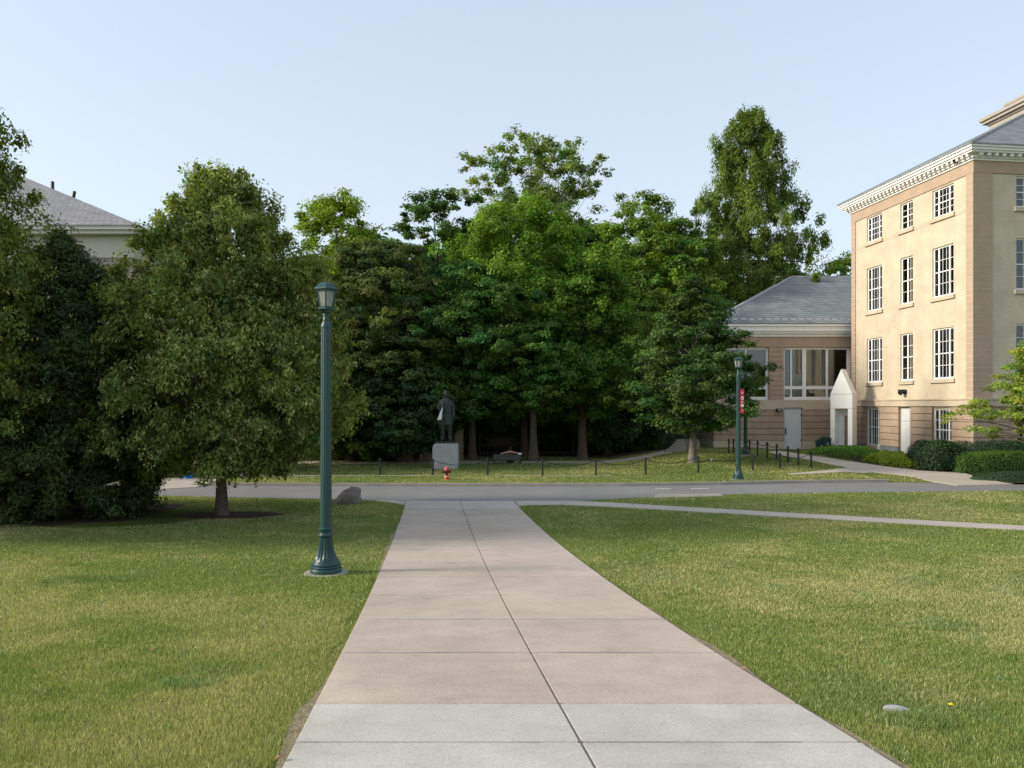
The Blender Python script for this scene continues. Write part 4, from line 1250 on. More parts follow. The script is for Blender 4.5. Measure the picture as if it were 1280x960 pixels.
# ------------------------------------------------------------------ annex
AD = 47.0; AX = xat(893, AD)
annex = empty('annex_building', (AX, AD, 0), 0, 'low brown-banded annex with white-framed windows, white eaves and slate hip roof', 'building')
AW = 14.0; ALEN = 17.0; AE = zat(421, AD)
za = lambda py: zat(py, AD)
xa = lambda px: xat(px, AD)-AX
w1 = (xa(905), xa(961), za(500), za(434)); w2 = (xa(979.5), xa(1063), za(500), za(434)); ad = (xa(980), xa(1002), .5, za(510))
mb = MB()
wall(mb, O, UR, NR, AW, AE, [w1, ad], .25, z0=-.6) if False else None
wall(mb, O, UR, NR, AW, AE, [w1, w2, ad], .30, z0=-.6)
wall(mb, O, UF, NF, ALEN, AE, [(2.0,4.2,za(500),za(434)), (5.5,7.7,za(500),za(434))], .2, z0=-.6)
wall(mb, (AW,0,0), UF, (1,0,0), ALEN, AE, [], z0=-.6)
wall(mb, (0,ALEN,0), UR, (0,1,0), AW, AE, [], z0=-.6)
mb.build('wall', M['brown_smooth'], annex)
lop = [w1, w2, ad]
mb = MB(); sk = [(a,b,c-.02,e+.02) for (a,b,c,e) in lop]
sk2 = [(2.0,4.2,za(500)-.02,za(434)+.02), (5.5,7.7,za(500)-.02,za(434)+.02)]
courses(mb, O, UR, NR, -.06, AW, za(551), za(512), .37, .06, .035, skip=sk)
courses(mb, O, UF, NF, 0, ALEN, za(551), za(512), .37, .06, .035, skip=[])
courses(mb, O, UR, NR, -.05, AW, za(500), za(434), .30, .05, .03, skip=sk)
courses(mb, O, UF, NF, 0, ALEN, za(500), za(434), .30, .05, .03, skip=sk2)
obox(mb, O, UR, NR, -.05, AW, -.02, .05, za(434)+.02, AE+.01); obox(mb, O, UF, NF, 0, ALEN, -.02, .05, za(434)+.02, AE+.01)
mb.build('rusticated_blocks', M['brown_block'], annex)
mb = MB()
courses(mb, O, UR, NR, 0, AW, za(551), za(512), 9, .022, 0, skip=sk)
courses(mb, O, UF, NF, 0, ALEN, za(551), za(512), 9, .022, 0)
mb.build('joint', M['joint_dark'], annex)
mb = MB()
obox(mb, O, UR, NR, -.10, ad[0]-.03, -.02, .10, za(512), za(500)); obox(mb, O, UR, NR, ad[0]-.03, AW, -.02, .10, ad[3]+.02, za(500))
obox(mb, O, UR, NR, ad[1]+.03, AW, -.02, .10, za(512), ad[3]+.02)
obox(mb, O, UF, NF, 0, ALEN, -.02, .10, za(512), za(500))
courses(mb, O, UR, NR, -.09, AW, -.3, za(551)-.01, 9, .09, 0, skip=[(ad[0]-.02, ad[1]+.02, .3, 9)])
courses(mb, O, UF, NF, 0, ALEN, -.3, za(551)-.01, 9, .09, 0)
mb.build('belt_course', M['cream_stone'], annex)
def big_window(u0, u1, z0, z1, mull, U_=UR, N_=NR, rail=True, depth=.18):
    fr = MB()
    obox(fr, O, U_, N_, u0, u1, -depth-.1, -depth+.03, z0, z0+.20); obox(fr, O, U_, N_, u0, u1, -depth-.1, -depth+.02, z1-.14, z1)
    obox(fr, O, U_, N_, u0, u0+.12, -depth-.1, -depth+.02, z0+.2, z1-.14); obox(fr, O, U_, N_, u1-.14, u1, -depth-.1, -depth+.02, z0+.2, z1-.14)
    for (m, t) in mull: obox(fr, O, U_, N_, m-t/2, m+t/2, -depth-.1, -depth+.025, z0+.2, z1-.14)
    if rail:
        zz = z0+(z1-z0)*.205
        obox(fr, O, U_, N_, u0+.1, u1-.1, -depth-.1, -depth+.015, zz, zz+.20)
    f = fr.build('window', M['white_paint'], annex)
    g = MB(); obox(g, O, U_, N_, u0+.05, u1-.05, -depth-.06, -depth-.05, z0+.05, z1-.05); g.build('pane', M['glass'], f)
    b = MB(); obox(b, O, U_, N_, u0-.5, u1+.5, -depth-2.6, -depth-2.55, z0-.5, z1+.5); b.build('room_back', M['room'], f)
    return f
big_window(*w1, [((w1[0]+w1[1])/2, .1)])
big_window(*w2, [(xa(990), .10), (xa(1006.5), .24), (xa(1035), .13)])
big_window(2.0,4.2,za(500),za(434), [(3.1,.1)], UF, NF); big_window(5.5,7.7,za(500),za(434), [(6.6,.1)], UF, NF)
mb = MB(); obox(mb, O, UR, NR, ad[0]+.01, ad[1]-.01, -.10, -.03, .4, ad[3]-.01); adoor = mb.build('door', M['door_white'], annex)
mb = MB(); obox(mb, O, UR, NR, ad[0]+.07, ad[0]+.12, -.03, .06, 1.45, 1.85); mb.build('handle', M['black_metal'], adoor)
mb = MB(); obox(mb, O, UR, NR, ad[1]-.05, ad[1]-.02, -.03, .0, 2.6, 2.75); obox(mb, O, UR, NR, ad[1]-.05, ad[1]-.02, -.03, .0, 1.0, 1.15); mb.build('hinge', M['black_metal'], adoor)
mb = MB(); obox(mb, O, UR, NR, xa(969.5), xa(976), .06, .28, za(514.5), za(510.5)); al = mb.build('wall_lamp', M['black_metal'], annex)
mb = MB(); obox(mb, O, UR, NR, xa(970.5), xa(975), .28, .285, za(514), za(511)); mb.build('lens', M['lamp_glass'], al)
# eaves and roof
mb = MB()
for (o, a, b) in ((.14, AE, AE+.18), (.30, AE+.18, AE+.32), (.42, AE+.32, AE+.62), (.52, AE+.62, AE+.80)):
    mb.box(-o, AW+.3, -o, ALEN+o, a, b)
mb.build('cornice', M['white_paint'], annex)
zr2 = AE+.805; o = .55; s_ = 8.3; rr2 = (zat(346, AD+s_-.55) - zr2)
ax1 = AW+.3
mb = MB()
hv = [(-o,-o,zr2),(ax1,-o,zr2),(ax1,ALEN+o,zr2),(-o,ALEN+o,zr2),(-o+s_,-o+s_,zr2+rr2),(ax1,-o+s_,zr2+rr2)]
mid2 = (ALEN)/2
bv = [(x,y,z-.05) for (x,y,z) in hv[:4]]
mb.add(hv+bv, [(0,1,5,4),(1,2,5),(2,3,4,5),(3,0,4),(0,6,7,1),(1,7,8,2),(2,8,9,3),(3,9,6,0),(6,9,8,7)])
ar = mb.build('roof', M['slate'], annex)
mb = MB(); mb.tube([hv[0], hv[4]], .09, n=6); mb.tube([hv[4], hv[5]], .07, n=6); mb.tube([hv[3], hv[4]], .09, n=6); mb.build('ridge_cap', mat('lead_flashing', (.42,.43,.44), .6), ar)
mb = MB()
for k in range(24):
    x = .6+k*.52
    mb.box(x, x+.34, -.05, -.02, zr2+.24, zr2+.36)
mb.build('snow_guard', mat('snow_guard_metal', (.5,.52,.55), .5), ar)

# gabled portal
PD = 43.6
portal = empty('gabled_portal', (xat(1051.5, PD), PD, gzf(xat(1051.5, PD), PD)-.05), R(-42), 'white gable-topped portal between annex and main building', 'portal')
pw, pdp, ph, gh = 1.22, .80, 3.45, 1.45
mb = MB()     # front face looks along local -y
mb.box(0-pw/2-0, -pw/2+.24, 0, pdp, 0, 2.6); mb.box(pw/2-.24, pw/2, 0, pdp, 0, 2.6)
mb.box(-pw/2, pw/2, 0, pdp, 2.6, ph)
mb.box(-pw/2+.24, pw/2-.24, pdp-.1, pdp-.02, 0, 2.6)
mb.build('wall', M['white_paint'], portal)
mb = MB(); hw = pw/2
mb.add([(-hw,0,ph+.002),(hw,0,ph+.002),(0,0,ph+gh),(-hw,pdp,ph+.002),(hw,pdp,ph+.002),(0,pdp,ph+gh)], [(0,1,2),(5,4,3),(1,4,5,2),(3,0,2,5),(0,3,4,1)])
mb.build('gable', M['white_paint'], portal)
mb = MB(); mb.box(-.02, hw-.26, pdp-.16, pdp-.10, 0, 2.2); pdoor = mb.build('door', M['stone_tan'], portal)
mb = MB(); mb.box(-hw-.004, hw+.004, -.004, .004, 2.6, 2.63); mb.box(-hw-.004, hw+.004, -.004, .004, ph-.02, ph+.01); mb.box(hw, hw+.004, 0, pdp, ph-.02, ph+.01); mb.box(hw, hw+.004, 0, pdp, 2.6, 2.63); mb.build('joint', M['cream_stone'], portal)

# left building
LD = 41.0; LX = xat(166, LD)
left = empty('hip_roofed_building', (LX, LD, 0), 0, 'pale building with grey shingled hip roof behind the left trees', 'building')
LE = zat(312, LD)
mb = MB(); wall(mb, (-46,0,0), UR, NR, 46, LE, [], z0=-.5); wall(mb, O, UF, (1,0,0), 34, LE, [], z0=-.5); wall(mb, (-46,34,0), UR, (0,1,0), 46, LE, [], z0=-.5); wall(mb, (-46,0,0), UF, (-1,0,0), 34, LE, [], z0=-.5)
mb.build('wall', M['pink_grey_brick'], left)
mb = MB(); zc = zat(294.5, LD)
mb.box(-46.05, .05, -.05, 34.05, LE-.45+.0, zc); mb.build('frieze', mat('pale_frieze', (.52,.49,.44), .85, noise=(1,.08,4)), left)
mb = MB(); mb.box(-46.5, .5, -.5, 34.5, zc+.001, zc+.2); mb.box(-46.65, .65, -.65, 34.65, zc+.2, zc+.42); mb.build('cornice', mat('off_white_cornice', (.62,.60,.56), .7), left)
zl = zc+.425; o = .7; s_ = 7.0
sl3 = .45
mb = MB(); hv = [(-46-o,-o,zl),(o,-o,zl),(o,34+o,zl),(-46-o,34+o,zl),(-46-o+20,19,zl+20*sl3),(o-20,19,zl+20*sl3)]
bv = [(x,y,z-.05) for (x,y,z) in hv[:4]]
mb.add(hv+bv, [(0,1,5,4),(1,2,5),(2,3,4,5),(3,0,4),(0,6,7,1),(1,7,8,2),(2,8,9,3),(3,9,6,0),(6,9,8,7)])
lr = mb.build('roof', M['slate_grey'], left)
for (px, py0, py1, dd, tilt) in ((65.5, 236, 227, 52.0, 0), (90, 246, 239, 49.0, .15)):
    mb = MB(); x = xat(px, dd)-LX; mb.tube([(x, dd-LD, zat(py0, dd)-.5), (x+tilt, dd-LD, zat(py1, dd))], .12, n=8); mb.build('vent_pipe', M['black_metal'], lr)

# ------------------------------------------------------------------ lamps
def lamp(base, label, H=4.7, banner=False, dark=False, wide=1.0):
    z0 = gzf(*base)
    root = empty('street_lamp', (base[0], base[1], z0), R(12), label, 'street lamp')
    s = H/4.74
    m = M['dark_green_paint'] if dark else M['green_paint']
    mb = MB(); mb.lathe([(-.1,.36),(.012,.36),(.03,.345)], 28) if not banner else mb.lathe([(-.1,.34),(.02,.34)], 28)
    mb.build('footing', M['kerb'], root, smooth=True)
    mb = MB()
    pr = [(.02,.255),(.085,.258),(.10,.25),(.105,.238),(.125,.248),(.14,.236),(.145,.226),(.165,.236),(.18,.222),(.19,.212),(.205,.210)]
    mb.lathe([(z*s, r*wide) for z, r in pr], 36)
    fl = [(.205,.205,.0),(.22,.200,.06),(.30,.162,.12),(.38,.134,.13),(.46,.118,.13),(.56,.105,.12),(.60,.101,.05)]
    mb.lathe([(z*s, r*wide, f) for z, r, f in fl], 36)
    mb.lathe([(z*s, r*wide) for z, r in ((.60,.108),(.615,.122),(.64,.124),(.655,.114),(.70,.114),(.715,.126),(.74,.126),(.755,.112),(.76,.09))], 32)
    mb.build('base', m, root, smooth=True)
    mb = MB(); mb.lathe([(.755*s,.094,.09),(3.98*s,.082,.09)], 32); mb.lathe([(3.98*s,.086),(4.0*s,.088),(4.03*s,.080),(4.08*s,.056),(4.10*s,.060),(4.12*s,.048),(4.18*s,.046),(4.185*s,.058),(4.20*s,.058),(4.21*s,.05)], 24)
    mb.build('post', m, root, smooth=True)
    t = s
    mb = MB()
    mb.lathe([(4.21*t,.05),(4.24*t,.085),(4.27*t,.125),(4.275*t,.15),(4.30*t,.15),(4.30*t,.13)], 6, rot=R(30))
    zb_, zt_ = 4.30*t, 4.585*t
    rb, rt = .122, .172
    for k in range(6):
        a = R(30+60*k)
        mb.tube([(rb*math.cos(a), rb*math.sin(a), zb_), (rt*math.cos(a), rt*math.sin(a), zt_)], .013, n=5)
        b_ = R(90+60*k)
    mb.lathe([(zb_,rb+.012),(zb_+.02,rb+.014)], 6, rot=R(30)); mb.lathe([(zt_-.02,rt+.012),(zt_+.002,rt+.014)], 6, rot=R(30))
    mb.build('lantern_frame', m, root)
    mb = MB(); mb.lathe([(zb_+.01,rb-.006),(zt_-.01,rt-.006)], 6, rot=R(30)); mb.build('lantern_glass', M['lamp_glass'], root)
    mb = MB(); mb.lathe([(zt_,.19),(zt_+.01,.215),(zt_+.03,.212),(zt_+.055,.175),(zt_+.10,.135),(zt_+.125,.09),(zt_+.135,.02)], 6, rot=R(30))
    mb.lathe([(zt_+.13,.02),(zt_+.15,.024),(zt_+.17,.006)], 8)
    mb.build('lantern_roof', m, root)
    return root
lb = G(407.5, 717)
lamp(lb, 'fluted green lamp post on the left lawn beside the path', H=4.87)
L2 = (xat(923, 31.6), 31.6)
lamp(L2, 'green lamp post carrying the red banner, across the road', H=5.2, banner=True, dark=True, wide=.86)
L3 = (xat(932, 39.8), 39.8)
lamp(L3, 'distant green lamp post half hidden behind the banner lamp', H=5.0, banner=True, dark=True, wide=.9)
# banner
bn = empty('banner', (L2[0]+.03, L2[1]-.13, gzf(*L2)), 0, 'narrow red banner with white blocks hanging on the lamp post', 'banner')
zb_, zt_ = zat(516.5, 31.5), zat(486.5, 31.5)
g0 = gzf(*L2)
mb = MB()
n = 16; vs = []; bw0, bw1 = -.0, .17
for k in range(n+1):
    z = zb_+(zt_-zb_)*k/n - g0; yy = .015*math.sin(k*.9)
    vs += [(bw0, yy, z), (bw1, yy-.01, z), (bw1, yy+.0, z), (bw0, yy+.01, z)]
fs = []
for k in range(n):
    a = k*4; b = a+4
    fs += [(a,a+1,b+1,b), (a+1,a+2,b+2,b+1), (a+2,a+3,b+3,b+2), (a+3,a,b,b+3)]
fs += [(0,3,2,1), (n*4, n*4+1, n*4+2, n*4+3)]
mb.add(vs, fs); mb.build('cloth', mat('banner_red', (.42,.025,.05), .8), bn)
mb = MB()
hb = zt_-zb_
def blk(u0, u1, t0, t1):
    mb.box(.085+u0, .085+u1, -.032, -.026, zt_-g0-hb*t1, zt_-g0-hb*t0)
blk(-.055,.055,.30,.36); blk(-.055,-.02,.36,.42); blk(.02,.055,.36,.42); blk(-.055,.055,.42,.44)
blk(-.06,.06,.62,.74)
blk(-.018,.018,.10,.15); blk(-.03,.03,.15,.19)
blk(-.02,.02,.49,.58)
blk(-.03,.012,.84,.87); blk(-.002,.028,.87,.92)
mb.build('lettering', M['white_line'], bn)
mb = MB(); mb.tube([(-.05,.1,zt_-g0+.03),(.19,0,zt_-g0+.03)], .014, n=6); mb.tube([(-.05,.1,zb_-g0-.03),(.19,0,zb_-g0-.03)], .014, n=6); mb.build('bracket', M['black_metal'], bn)

# ------------------------------------------------------------------ bollard and chain fences
def chain_fence(name, pts, h, label, sag=.22, chains=True, skip=()):
    root = empty(name, (pts[0][0], pts[0][1], gzf(*pts[0])), 0, label, 'chain fence')
    ox, oy, oz = pts[0][0], pts[0][1], gzf(*pts[0])
    for (x, y) in pts:
        z = gzf(x, y)-oz
        mb = MB(); mb.lathe([(-.2,.045),(h-.06,.045),(h-.05,.06),(h-.02,.06),(h-.01,.045),(h+.02,.02)], 10, c=(x-ox, y-oy, z))
        mb.lathe([(0,.06),(.05,.055)], 10, c=(x-ox, y-oy, z))
        mb.build('post', M['black_metal'], root, smooth=True)
    for i in range(len(pts)-1):
        if i in skip: continue
        a = Vector((pts[i][0]-ox, pts[i][1]-oy, gzf(*pts[i])-oz+h-.06)); b = Vector((pts[i+1][0]-ox, pts[i+1][1]-oy, gzf(*pts[i+1])-oz+h-.06))
        mb = MB(); P_ = []
        for k in range(25):
            t = k/24; p = a.lerp(b, t); p.z -= sag*4*t*(1-t); P_.append(p)
        mb.tube(P_, [.011 if k % 2 else .019 for k in range(25)], n=5)
        mb.build('chain', M['black_metal'], root)
    return root
fr_px = [212,277,343,409,475,541,609.5,678,745,807,873,941,975,1014]
fr_py = [594,594,594,594,594,594.5,594.5,595,595,593,590.5,588,586,584]
pts = [G(a, b) for a, b in zip(fr_px, fr_py) if a > 300]
chain_fence('chain_fence', pts, .74, 'long low chain fence of black posts crossing the lawn before the statue', sag=.22, skip=())
bk_pts = [G(a, b) for a, b in ((911,567.5),(917,567.3),(937,568.5),(947,570),(959,572.5),(971,575),(985,578.5),(998,581.5),(1014,584))]
chain_fence('chain_fence', bk_pts[:-1], .80, 'closely spaced chain fence curving along the walk before the annex', sag=.16)

# ------------------------------------------------------------------ skin figures
def skin_mesh(verts, edges, radii, root=0, sub=2):
    me = bpy.data.meshes.new('tmp'); me.from_pydata(verts, edges, []); me.update()
    o = bpy.data.objects.new('tmp', me); COL.objects.link(o)
    md = o.modifiers.new('s', 'SKIN'); 
    sv = me.skin_vertices[0].data
    for i, rr_ in enumerate(radii):
        r2 = rr_ if hasattr(rr_, '__len__') else (rr_, rr_)
        sv[i].radius = r2; sv[i].use_root = (i == root)
    md2 = o.modifiers.new('u', 'SUBSURF'); md2.levels = sub; md2.render_levels = sub
    dg = bpy.context.evaluated_depsgraph_get()
    ev = o.evaluated_get(dg); m2 = bpy.data.meshes.new_from_object(ev)
    vs = [tuple(v.co) for v in m2.vertices]; fs = [tuple(p.vertices) for p in m2.polygons]
    bpy.data.objects.remove(o); 
    return vs, fs

def loft(mb, secs, n=28, fold=0, folds=9):
    """secs: (z, rx, ry, cx, cy)"""
    vs = []
    for (z, rx, ry, cx, cy) in secs:
        for k in range(n):
            a = 2*math.pi*k/n; f = 1+fold*math.sin(a*folds)*max(0, 1-(z-secs[0][0])/(secs[-1][0]-secs[0][0]))
            vs.append((cx+rx*f*math.cos(a), cy+ry*f*math.sin(a), z))
    fs = [(j*n+k, j*n+(k+1)%n, (j+1)*n+(k+1)%n, (j+1)*n+k) for j in range(len(secs)-1) for k in range(n)]
    fs += [tuple(range(n-1,-1,-1)), tuple((len(secs)-1)*n+k for k in range(n))]
    mb.add(vs, fs)

# statue
SD = 37.5
sx = xat(557.5, SD)
ped = empty('pedestal', (sx, SD, gzf(sx, SD)), 0, 'grey granite pedestal under the bronze figure', 'pedestal')
zp = zat(554, SD)-gzf(sx, SD)
mb = MB(); pwid = 31*SD/F/2
prof_ = [(-pwid,0),(pwid,0),(pwid*1.0,zp-.22),(pwid*.96,zp-.10),(pwid*.82,zp),(-pwid*.82,zp),(-pwid*.96,zp-.10),(-pwid*1.0,zp-.22)]
nn = len(prof_)
vs = [(p[0], -.55, p[1]-.1*(p[1]==0)) for p in prof_] + [(p[0], .55, p[1]-.1*(p[1]==0)) for p in prof_]
mb.add(vs, [tuple(range(nn)), tuple(range(2*nn-1, nn-1, -1))] + [(i, nn+i, nn+(i+1)%nn, (i+1)%nn) for i in range(nn)])
mb.build('granite_block', M['granite'], ped, bevel=.025)
mb = MB()
r_ = random.Random(3)
for (zz, w_, hgt) in ((zp-.30, .40, .05), (zp-.44, .43, .035), (zp-.53, .43, .012)):
    if hgt < .02: mb.box(-w_, w_, -.553, -.548, zz, zz+hgt)
    else:
        x = -w_
        while x < w_:
            wl = .02+.035*r_.random(); mb.box(x, x+.012, -.553, -.548, zz, zz+hgt)
            if r_.random() < .6: mb.box(x+.012, x+wl, -.553, -.548, zz+(hgt-.010)*r_.choice([0,.5,1]), zz+.010+(hgt-.010)*r_.choice([0,.5,1])+.001)
            x += wl+.022
mb.build('inscription', mat('pale_inscription', (.46,.46,.44), .8), ped)
st = empty('statue', (sx, SD, gzf(sx, SD)+zp), 0, 'dark bronze statue of a man in a long coat on the granite pedestal', 'statue')
mb = MB(); mb.box(-.50, .46, -.36, .36, .0, .10); mb.build('bronze_plinth', M['bronze'], st, bevel=.012)
S = 2.52/1.80
V = [(0,0,.95),(0,0,1.12),(0,.01,1.30),(0,.01,1.45),(0,0,1.54),(0,-.01,1.62),(0,-.015,1.73),    # 0 pelvis..6 head
     (-.10,0,.90),(-.115,-.02,.50),(-.12,0,.10),(-.14,-.14,.04),                               # 7-10 leg
     (.10,0,.90),(.13,.0,.50),(.15,.02,.10),(.19,-.12,.04),                                    # 11-14
     (-.17,.01,1.42),(-.27,-.02,1.18),(-.17,-.20,1.10),(-.10,-.25,1.13),                        # 15-18 arm bent
     (.18,.01,1.42),(.255,.02,1.15),(.265,-.04,.90),(.26,-.06,.80)]                             # 19-22 arm down
E = [(0,1),(1,2),(2,3),(3,4),(4,5),(5,6),(0,7),(7,8),(8,9),(9,10),(0,11),(11,12),(12,13),(13,14),(3,15),(15,16),(16,17),(17,18),(3,19),(19,20),(20,21),(21,22)]
Rr = [(.16,.12),(.15,.115),(.17,.125),(.15,.10),(.065,.065),(.085,.095),(.085,.10),.125,.10,.085,.05,.125,.10,.085,.05,.085,.07,.055,.042,.085,.07,.055,.046]
vs, fs = skin_mesh(V, E, Rr)
mb = MB(); mb.add([(x*S, y*S, z*S+.085) for x, y, z in vs], fs)
# frock coat
zc = lambda z: z*S+.085
mbc = MB()
loft(mbc, [(zc(z), rx*S, ry*S, cx*S, cy*S) for z, rx, ry, cx, cy in
          ((.60,.265,.19,0,0),(.75,.255,.185,0,0),(.95,.24,.17,0,0),(1.12,.225,.16,0,0),(1.30,.235,.16,0,.005),(1.42,.225,.135,0,.01),(1.49,.14,.10,0,.01),(1.53,.075,.075,0,0))], n=36, fold=.035, folds=8)
# lapels and sleeves
for sg in (-1, 1):
    mbc.tube([(sg*.03*S,-.165*S,zc(1.12)),(sg*.07*S,-.155*S,zc(1.32)),(sg*.075*S,-.09*S,zc(1.47))], [.012,.028,.02], n=6)
mbc.tube([(-.175*S,.01*S,zc(1.43)),(-.27*S,-.02*S,zc(1.19)),(-.20*S,-.15*S,zc(1.12))], [.11,.105,.085], n=12)
mbc.tube([(.18*S,.01*S,zc(1.43)),(.262*S,.02*S,zc(1.15)),(.268*S,-.035*S,zc(.92))], [.11,.10,.085], n=12)
# hair and beard
mb.build('figure', M['bronze'], st, smooth=True)
mbc.build('coat', M['bronze'], st, smooth=True)
mb = MB()
loft(mb, [(zc(1.60),.05,.04,0,-.10),(zc(1.64),.085,.07,0,-.08),(zc(1.70),.122,.125,0,.0),(zc(1.76),.125,.135,0,.01),(zc(1.81),.09,.10,0,.01),(zc(1.83),.03,.03,0,.01)], n=20)
mb.build('hair', M['bronze'], st, smooth=True)
mb = MB()
for k in range(5):          # fingers of the hanging hand
    mb.tube([(.26*S+(k-2)*.019, -.06*S, zc(.79)), (.26*S+(k-2)*.021, -.075*S, zc(.74)), (.26*S+(k-2)*.02, -.065*S, zc(.705+.01*abs(k-2)))], [.012,.011,.008], n=6)
for k in range(4):
    mb.tube([(-.10*S-.02, -.25*S, zc(1.09)+k*.022), (-.10*S-.05, -.29*S, zc(1.09)+k*.022), (-.10*S-.085, -.285*S, zc(1.09)+k*.022)], [.012,.011,.009], n=6)
mb.build('fingers', M['bronze'], st, smooth=True)
# pale sheets in the bent hand
pp = empty('paper_sheets', (sx, SD, gzf(sx, SD)+zp), 0, 'white rolled papers tucked in the right hand of the statue', 'papers')
mb = MB()
x0_, y0_ = -.10*S-.04, -.25*S-.05
for k in range(3):
    dx = k*.05
    mb.add([(x0_+.02, y0_-k*.012, zc(1.22)), (x0_+.05, y0_-k*.012, zc(1.20)), (x0_-.10+dx, y0_-.02-k*.012, zc(.76)+.02*k), (x0_-.22+dx, y0_-.02-k*.012, zc(.78)+.02*k),
            (x0_+.02, y0_-k*.012+.008, zc(1.22)), (x0_+.05, y0_-k*.012+.008, zc(1.20)), (x0_-.10+dx, y0_-.012-k*.012, zc(.76)+.02*k), (x0_-.22+dx, y0_-.012-k*.012, zc(.78)+.02*k)],
           [(0,3,2,1),(4,5,6,7),(0,1,5,4),(1,2,6,5),(2,3,7,6),(3,0,4,7)])
mb.build('sheet', M['paper'], pp)

# benches and the resting person
def bench(base, L, label, name='park_bench'):
    root = empty(name, (base[0], base[1], gzf(*base)), 0, label, 'bench', 'backless benches under the trees')
    mb = MB()
    for k in range(4): mb.box(-L/2, L/2, -.24+k*.125, -.24+k*.125+.11, .44, .49)
    mb.build('seat', M['wood'], root, bevel=.006)
    mb = MB(); mb.box(-L/2+.02, L/2-.02, -.255, -.225, .22, .438); mb.build('apron', M['wood'], root)
    for sx_ in (-1, 0, 1):
        for sy_ in (-1, 1):
            mb = MB(); x = sx_*(L/2-.06); mb.box(x-.035, x+.035, sy_*.17-.03, sy_*.17+.03, -.05, .438); mb.build('leg', M['black_metal'], root)
    return root
bb = (xat(634, 40.35), 40.35)
bench(bb, 1.52, 'weathered bench with a person leaning on it, left of the pale trunk')
bench(P3(466, 43.5), 1.6, 'dark empty bench in the shade far left of the pedestal')
pz = gzf(bb[0]+.2, bb[1]+.4)
pers = empty('person', (bb[0]+.16, bb[1]+.42, pz), 0, 'person in a dark red sleeveless top, back to us, arms spread over the bench', 'person')
V = [(0,.05,.12),(0,.02,.30),(0,-.04,.48),(0,-.06,.60),(0,-.04,.68),(0,-.03,.76),(0,-.02,.84),
     (-.12,.10,.12),(-.15,.50,.40),(-.15,.78,.08),(-.15,.92,.05),
     (.12,.10,.12),(.15,.50,.36),(.16,.82,.08),(.16,.95,.05),
     (-.17,-.06,.59),(-.32,-.20,.58),(-.46,-.22,.53),(-.53,-.22,.52),
     (.17,-.06,.59),(.34,-.18,.57),(.52,-.22,.53),(.60,-.22,.53)]
Rr = [(.15,.12),(.14,.11),(.16,.11),(.13,.09),(.055,.055),(.08,.085),(.08,.09),.09,.065,.048,.04,.09,.065,.048,.04,.06,.045,.035,.03,.06,.045,.035,.03]
vs, fs = skin_mesh(V, E, Rr)
mb = MB(); mb.add(vs, fs)
mb.build('body', M['skin'], pers, smooth=True)
mb = MB(); loft(mb, [(.06,.19,.15,0,.06),(.20,.18,.14,0,.04),(.34,.18,.135,0,.0),(.48,.20,.14,0,-.04),(.58,.185,.115,0,-.06),(.63,.10,.08,0,-.055)], n=24, fold=.02); mb.build('top', M['red_cloth'], pers, smooth=True)
mb = MB()
for sg in (-1, 1): mb.tube([(sg*.11,.08,.13),(sg*.15,.50,.39),(sg*.155,.76,.12)], [.115,.085,.07], n=10)
mb.build('trousers', M['dark_cloth'], pers, smooth=True)
mb = MB(); loft(mb, [(.68,.06,.05,0,-.07),(.74,.10,.10,0,-.04),(.82,.108,.115,0,-.025),(.88,.09,.095,0,-.02),(.92,.03,.03,0,-.02)], n=18); mb.build('hair', M['hair'], pers, smooth=True)
bag = empty('paper_bag', (bb[0]+.68, bb[1]+.05, gzf(*bb)+.49), 0, 'small white wrapper lying on the right end of the occupied bench', 'wrapper')
mb = MB(); loft(mb, [(0,.10,.07,0,0),(.04,.11,.08,0,0),(.08,.08,.05,.01,0),(.10,.03,.03,.01,0)], n=10, fold=.1, folds=5); mb.build('crumpled_paper', M['paper'], bag)

# hydrant
HD = G(558.5, 600)
hyd = empty('fire_hydrant', (HD[0], HD[1], gzf(*HD)), 0, 'red fire hydrant on the verge before the pedestal', 'hydrant')
mb = MB(); mb.lathe([(-.1,.10),(.0,.10),(.01,.145),(.05,.145),(.055,.10),(.42,.10),(.44,.14),(.47,.14),(.475,.10)], 20); mb.build('barrel', M['red'], hyd, smooth=True)
mb = MB(); mb.lathe([(.475,.125),(.50,.125),(.56,.10),(.61,.06),(.63,.03),(.66,.03),(.665,.005)], 20); mb.build('bonnet', M['red_faded'], hyd, smooth=True)
for sg in (-1, 1):
    mb = MB(); mb.tube([(sg*.08,0,.38),(sg*.17,0,.38)], .05, n=12); mb.tube([(sg*.17,0,.38),(sg*.205,0,.38)], [.06,.055], n=8); mb.build('side_cap', M['black_metal'], hyd)
mb = MB(); mb.tube([(0,-.08,.36),(0,-.17,.36)], .065, n=12); mb.tube([(0,-.17,.36),(0,-.20,.36)], [.085,.08], n=8); mb.build('front_cap', M['black_metal'], hyd)
mb = MB(); mb.lathe([(.14,.103),(.19,.103)], 20); mb.build('band', M['white_line'], hyd); hyd.scale = (.9, .9, .9)

